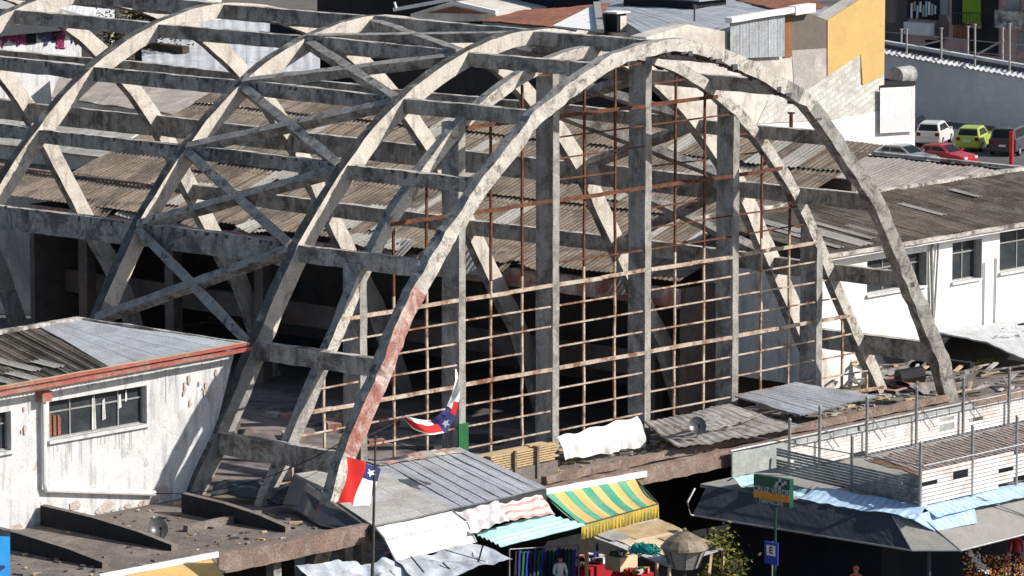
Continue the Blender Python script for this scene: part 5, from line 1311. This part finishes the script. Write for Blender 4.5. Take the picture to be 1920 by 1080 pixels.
m = MB(); m.prism([AX(800, 24, 92.1), AX(850, 12, 92.1), AX(915, 26, 92.1)], (.1, 0, 0)); m.build('gable_inset', 'terracotta', sh2)
p = AX(744, 18, 91.8); m = MB(); m.tube([p, p + V((0, .2, .45))], .08, 6); m.build('finial', 'white_clean', sh2)
# left background
gb = thing('graffiti_building', 'long white building with pink and violet graffiti under a grey-blue roof edge', 'building', (70, 112, G))
GY = 112
def gp(u, v, d=0): return AY(u, v, GY - d)
a, b = gp(-60, 70), gp(152, 50)
m = MB(); m.box(((a.x + b.x) / 2, GY + 4, (gp(70, 55).z + G) / 2), (b.x - a.x, 8, gp(70, 55).z - G)); m.build('wall', 'white_wall', gb)
m = MB(); zt = gp(70, 40).z; m.box(((a.x + b.x) / 2, GY + 3.6, zt - .28), (b.x - a.x + 1, 9, .62)); m.build('roof_edge', 'cargrey', gb)
m = MB(); m.sheet((a.x, GY - .8, zt + .1), (b.x, GY - .8, zt + .1), (b.x, GY + 9, zt + 1.3), (a.x, GY + 9, zt + 1.3), 40, 2, 0, thick=.1); m.build('roof', 'fibre', gb)
for k, (u0, u1, v0, v1, mk) in enumerate(((0, 22, 66, 80, 'graffiti'), (34, 42, 64, 76, 'graffiti'), (47, 68, 60, 82, 'dark'), (74, 92, 58, 76, 'graffitiblue'), (97, 116, 56, 78, 'dark'), (104, 120, 66, 84, 'graffiti'), (122, 146, 58, 72, 'graffitiblue'), (-30, -8, 68, 84, 'dark'))):
    p, q = gp(u0, v0, .03), gp(u1, v1, .03); m = MB(); rg = random.Random(k)
    if mk == 'dark': m.box(((p.x + q.x) / 2, GY - .03, (p.z + q.z) / 2), (q.x - p.x, .06, p.z - q.z)); m.build('doorway', mk, gb)
    else:
        for j in range(11):
            c = V((rg.uniform(p.x, q.x), GY - .02, rg.uniform(q.z, p.z))); d = [c + V((rg.uniform(-.4, .4), 0, rg.uniform(-.4, .4))) for _ in range(4)]
            m.tube([x - V((0, .02, 0)) for x in d], .075, 4)
        m.build('graffiti', mk, gb)
quadroof('pale_shed', 'big pale lit metal roof behind the second tier of arches, below the bare tree', [(268, 142), (600, 172), (600, 38), (262, 36)], 'zinc_pale', .8, 1.5, 'white_clean', cat='shed', wave=(.012, .8, 0), nu=160)
quadroof('beige_shed', 'weathered beige flat roof with greenish patch, left of the brown corrugated aisle roof', [(96, 182), (330, 214), (470, 150), (120, 118)], 'asb_beige', 2.0, 2.5, 'party', cat='shed')
quadroof('grey_shed', 'light grey sheet roof below the beige flat roof at the far left', [(-60, 262), (196, 296), (290, 222), (-60, 178)], 'asb_pale', 1.2, 1.7, 'party', cat='shed')
quadroof('brown_shed', 'dull brown roof at the far left edge, under the long grey roofs', [(-80, 345), (215, 352), (205, 296), (-80, 262)], 'asb', .2, .6, 'party', cat='shed')
quadroof('white_roofed_house', 'white lit roof at the top left corner above the graffiti building', [(60, 32), (210, 44), (220, -12), (40, -20)], 'white_clean', 1.0, 1.6, 'party')
quadroof('slate_house', 'blue-grey roof at the top edge left of the black bitumen roof', [(215, 12), (360, 24), (420, -30), (220, -30)], 'fibre', 1.0, 1.5, 'party')
p = AZ(292, 96, 1.0); bush('bare_tree', 'brown half-bare tree between the pale metal roof and the graffiti building', 'tree', (p.x, p.y, G), 9.6, 1.7, 700, ['leafred', 'bark'], 51, .08, .2)
p = AZ(205, 60, 2.0); bush('green_tree', 'small green tree right of the graffiti building', 'tree', (p.x, p.y, G), 10.0, 1.1, 700, ['leaf', 'leafred'], 52, .08, .2, up=.7)
hd = thing('hedge', 'dense red-brown and green hedge below the blue-grey roof', 'hedge', AZ(305, 28, 3.2) - V((0, 0, 9.2)))
m = MB(); pa, pb = AZ(258, 22, 3.2), AZ(348, 32, 3.2)
for k in range(10): crown(m, pa.lerp(pb, k / 9), .9, .9, .75, 220, .08, .2, 60 + k, (0, 1, 1), 6)
m.build('foliage', ['leaf', 'leafred'], hd); m = MB(); m.beam(pa - V((0, 0, 5.4)), pb - V((0, 0, 5.4)), .5, 7.4); m.build('stems', 'bark', hd)

# ================================================================== parked cars
def car(name, label, loc, rz, paintk, L=3.6, W=1.6, H=1.5, style='hatch'):
    t = thing(name, label, 'car', loc, 'cars in the walled car park')
    hw_ = W / 2
    # side profile of the lower body and the cabin (x forward)
    if style == 'hatch': low = [(-L/2, .35), (-L/2 - .03, .62), (-L/2 + .02, .95), (L*.18, .98), (L*.42, .86), (L/2, .66), (L/2 + .02, .4), (L/2 - .05, .25), (-L/2 + .05, .25)]; cab = [(-L/2 + .06, .94), (-L/2 + .28, H - .06), (-L*.10, H), (L*.06, H - .03), (L*.26, .95)]
    elif style == 'van': low = [(-L/2, .35), (-L/2 - .02, .7), (-L/2, 1.05), (L*.26, 1.05), (L*.45, .92), (L/2, .7), (L/2, .3), (-L/2, .3)]; cab = [(-L/2 + .02, 1.03), (-L/2 + .16, H - .03), (0, H), (L*.14, H - .05), (L*.32, 1.03)]
    else: low = [(-L/2, .4), (-L/2, .75), (-L/2 + .1, .9), (L*.2, .92), (L*.44, .8), (L/2, .6), (L/2, .3), (-L/2, .28)]; cab = [(-L*.36, .88), (-L*.22, H - .05), (0, H), (L*.06, H - .03), (L*.24, .9)]
    def extr(m, prof_, ws, mi=0):
        rings = []
        for y, s_, dz in ws: rings.append([V((x * s_, y, (z - .6) * (1 - dz) + .6)) for x, z in prof_])
        m.loft(rings, [mi] * len(prof_), 1, mi)
    m = MB(); extr(m, low, [(-hw_, .95, .12), (-hw_ + .06, .99, .03), (-hw_ + .2, 1, 0), (hw_ - .2, 1, 0), (hw_ - .06, .99, .03), (hw_, .95, .12)])
    body = m.build('body', paintk, t, t.location, smooth=False); body.location = (0, 0, 0)
    body.data.transform(Matrix.Translation(t.location))
    def put(m, nm, mk, par=t, smooth=False):
        o = m.build(nm, mk, None, (0, 0, 0), smooth); o.parent = par; return o
    m = MB(); zt = max(z for x, z in cab)
    rings = []
    for f in (-1, -.9, .9, 1):
        rings.append([V((x * (1 - .02 * (abs(f) > .95)), f * (hw_ - .05 - (z - .9) / (zt - .9) * .17), z - (.03 if abs(f) > .95 and z > 1.2 else 0))) for x, z in cab])
    m.loft(rings, [0] * len(cab), 1, 0); put(m, 'cabin', paintk)
    # glass: windscreen, rear, sides set just proud
    def gl(nm, pts): mm = MB(); mm.face(pts); mm.face(pts[::-1]); put(mm, nm, 'glassdark')
    def on(i, j, f0, f1, yk=.8, off=.012):
        (x0, z0), (x1, z1) = cab[i], cab[j]; n = V((z1 - z0, 0, -(x1 - x0))).normalized() * off
        if n.x * ((x0 + x1) / 2) < 0: n = -n
        a0, a1 = lerp(x0, x1, f0), lerp(x0, x1, f1); b0, b1 = lerp(z0, z1, f0), lerp(z0, z1, f1)
        y0, y1 = (hw_ - .08 - (b0 - .9) / (zt - .9) * .17) * yk / .9, (hw_ - .08 - (b1 - .9) / (zt - .9) * .17) * yk / .9
        return [V((a0, -y0, b0)) + n, V((a0, y0, b0)) + n, V((a1, y1, b1)) + n, V((a1, -y1, b1)) + n]
    gl('rear_window', on(0, 1, .12, .86)); gl('windscreen', on(4, 3, .1, .9))
    for sg_ in (-1, 1):
        yb_ = lambda z: sg_ * (hw_ - .05 - (z - .9) / (zt - .9) * .17 + .012)
        za_, zc_ = 1.0 if style != 'van' else 1.1, H - .13
        xa, xb, xm = lerp(cab[0][0], cab[1][0], .5) + .18, lerp(cab[4][0], cab[3][0], .4) - .1, lerp(cab[1][0], cab[3][0], .42)
        gl('side_window', [V((xa, yb_(za_), za_)), V((xm - .04, yb_(za_), za_)), V((xm - .04, yb_(zc_), zc_)), V((xa + .14, yb_(zc_), zc_))])
        gl('side_window', [V((xm + .04, yb_(za_), za_)), V((xb + .1, yb_(za_), za_)), V((lerp(xb, xm, .35), yb_(zc_), zc_)), V((xm + .04, yb_(zc_), zc_))])
        for xw in (-L * .31, L * .31):
            mm = MB(); mm.tube([(xw, sg_ * (hw_ - .17), .3), (xw, sg_ * (hw_ + .015), .3)], .3, 18); wh = put(mm, 'wheel', 'rubber')
            mm = MB(); mm.tube([(xw, sg_ * (hw_ + .0), .3), (xw, sg_ * (hw_ + .03), .3)], .19, 14); put(mm, 'rim', 'alloy', wh)
        mm = MB(); mm.box((-L/2 - .01, sg_ * (hw_ - .22), .80), (.06, .24, .2)); put(mm, 'tail_light', 'lampred')
        mm = MB(); mm.box((L/2 - .04, sg_ * (hw_ - .25), .66), (.1, .32, .15)); put(mm, 'headlight', 'lampclear')
        mm = MB(); mm.box((L * .2, sg_ * (hw_ + .06), 1.0), (.12, .16, .12)); put(mm, 'mirror', paintk)
    mm = MB(); mm.box((-L/2 - .02, 0, .42), (.06, W * .86, .18)); mm.box((L/2 + .0, 0, .4), (.06, W * .86, .16)); put(mm, 'bumper', paintk)
    mm = MB(); mm.box((-L/2 - .045, 0, .66), (.02, .42, .12)); put(mm, 'number_plate', 'signwhite')
    t.rotation_euler = (0, 0, rz)
    return t
def park(label, u, v, ang, paintk, L=3.6, W=1.6, H=1.5, style='hatch', wheel=(-.31, -.5)):
    p = AZ(u, v, G + .01); o = Matrix.Rotation(R(ang), 3, 'Z') @ V((wheel[0] * L, wheel[1] * W, 0))
    return car('parked_car', label, V((p.x - o.x, p.y - o.y, G + .006)), R(ang), paintk, L, W, H, style)
# u,v: the ground under the wheel nearest to us
park('white hatchback parked nose to the grey wall beside the white party wall', 1768, 275, 24, 'carwhite', 3.5, 1.6, 1.5)
park('lime green hatchback parked between the white hatchback and a dark people carrier', 1842, 284, 24, 'carlime', 3.3, 1.58, 1.5)
park('dark grey people carrier parked right of the lime green hatchback', 1912, 292, 22, 'cargrey', 4.2, 1.75, 1.7, 'van')
park('dark blue car half hidden behind the white party wall corner', 1725, 262, 24, 'carnavy', 3.9, 1.65, 1.5)
park('red car in the near row showing its windscreen, by the red post', 1814, 312, -84, 'carred', 3.9, 1.65, 1.36, 'sedan', (.31, .5))
park('grey saloon half hidden by the beige shed roof, left of the red car', 1742, 314, -84, 'carsilver', 4.2, 1.7, 1.36, 'sedan', (.31, .5))
p = AZ(1896, 312, G); t = thing('red_post', 'slim red steel post standing at the edge of the car park', 'post', p)
m = MB(); m.tube([p, p + V((0, 0, 2.0))], .13, 10); m.build('shaft', 'redbright', t); m = MB(); m.tube([p + V((0, 0, 2.0)), p + V((0, 0, 2.06))], .16, 10); m.build('cap', 'redbright', t)
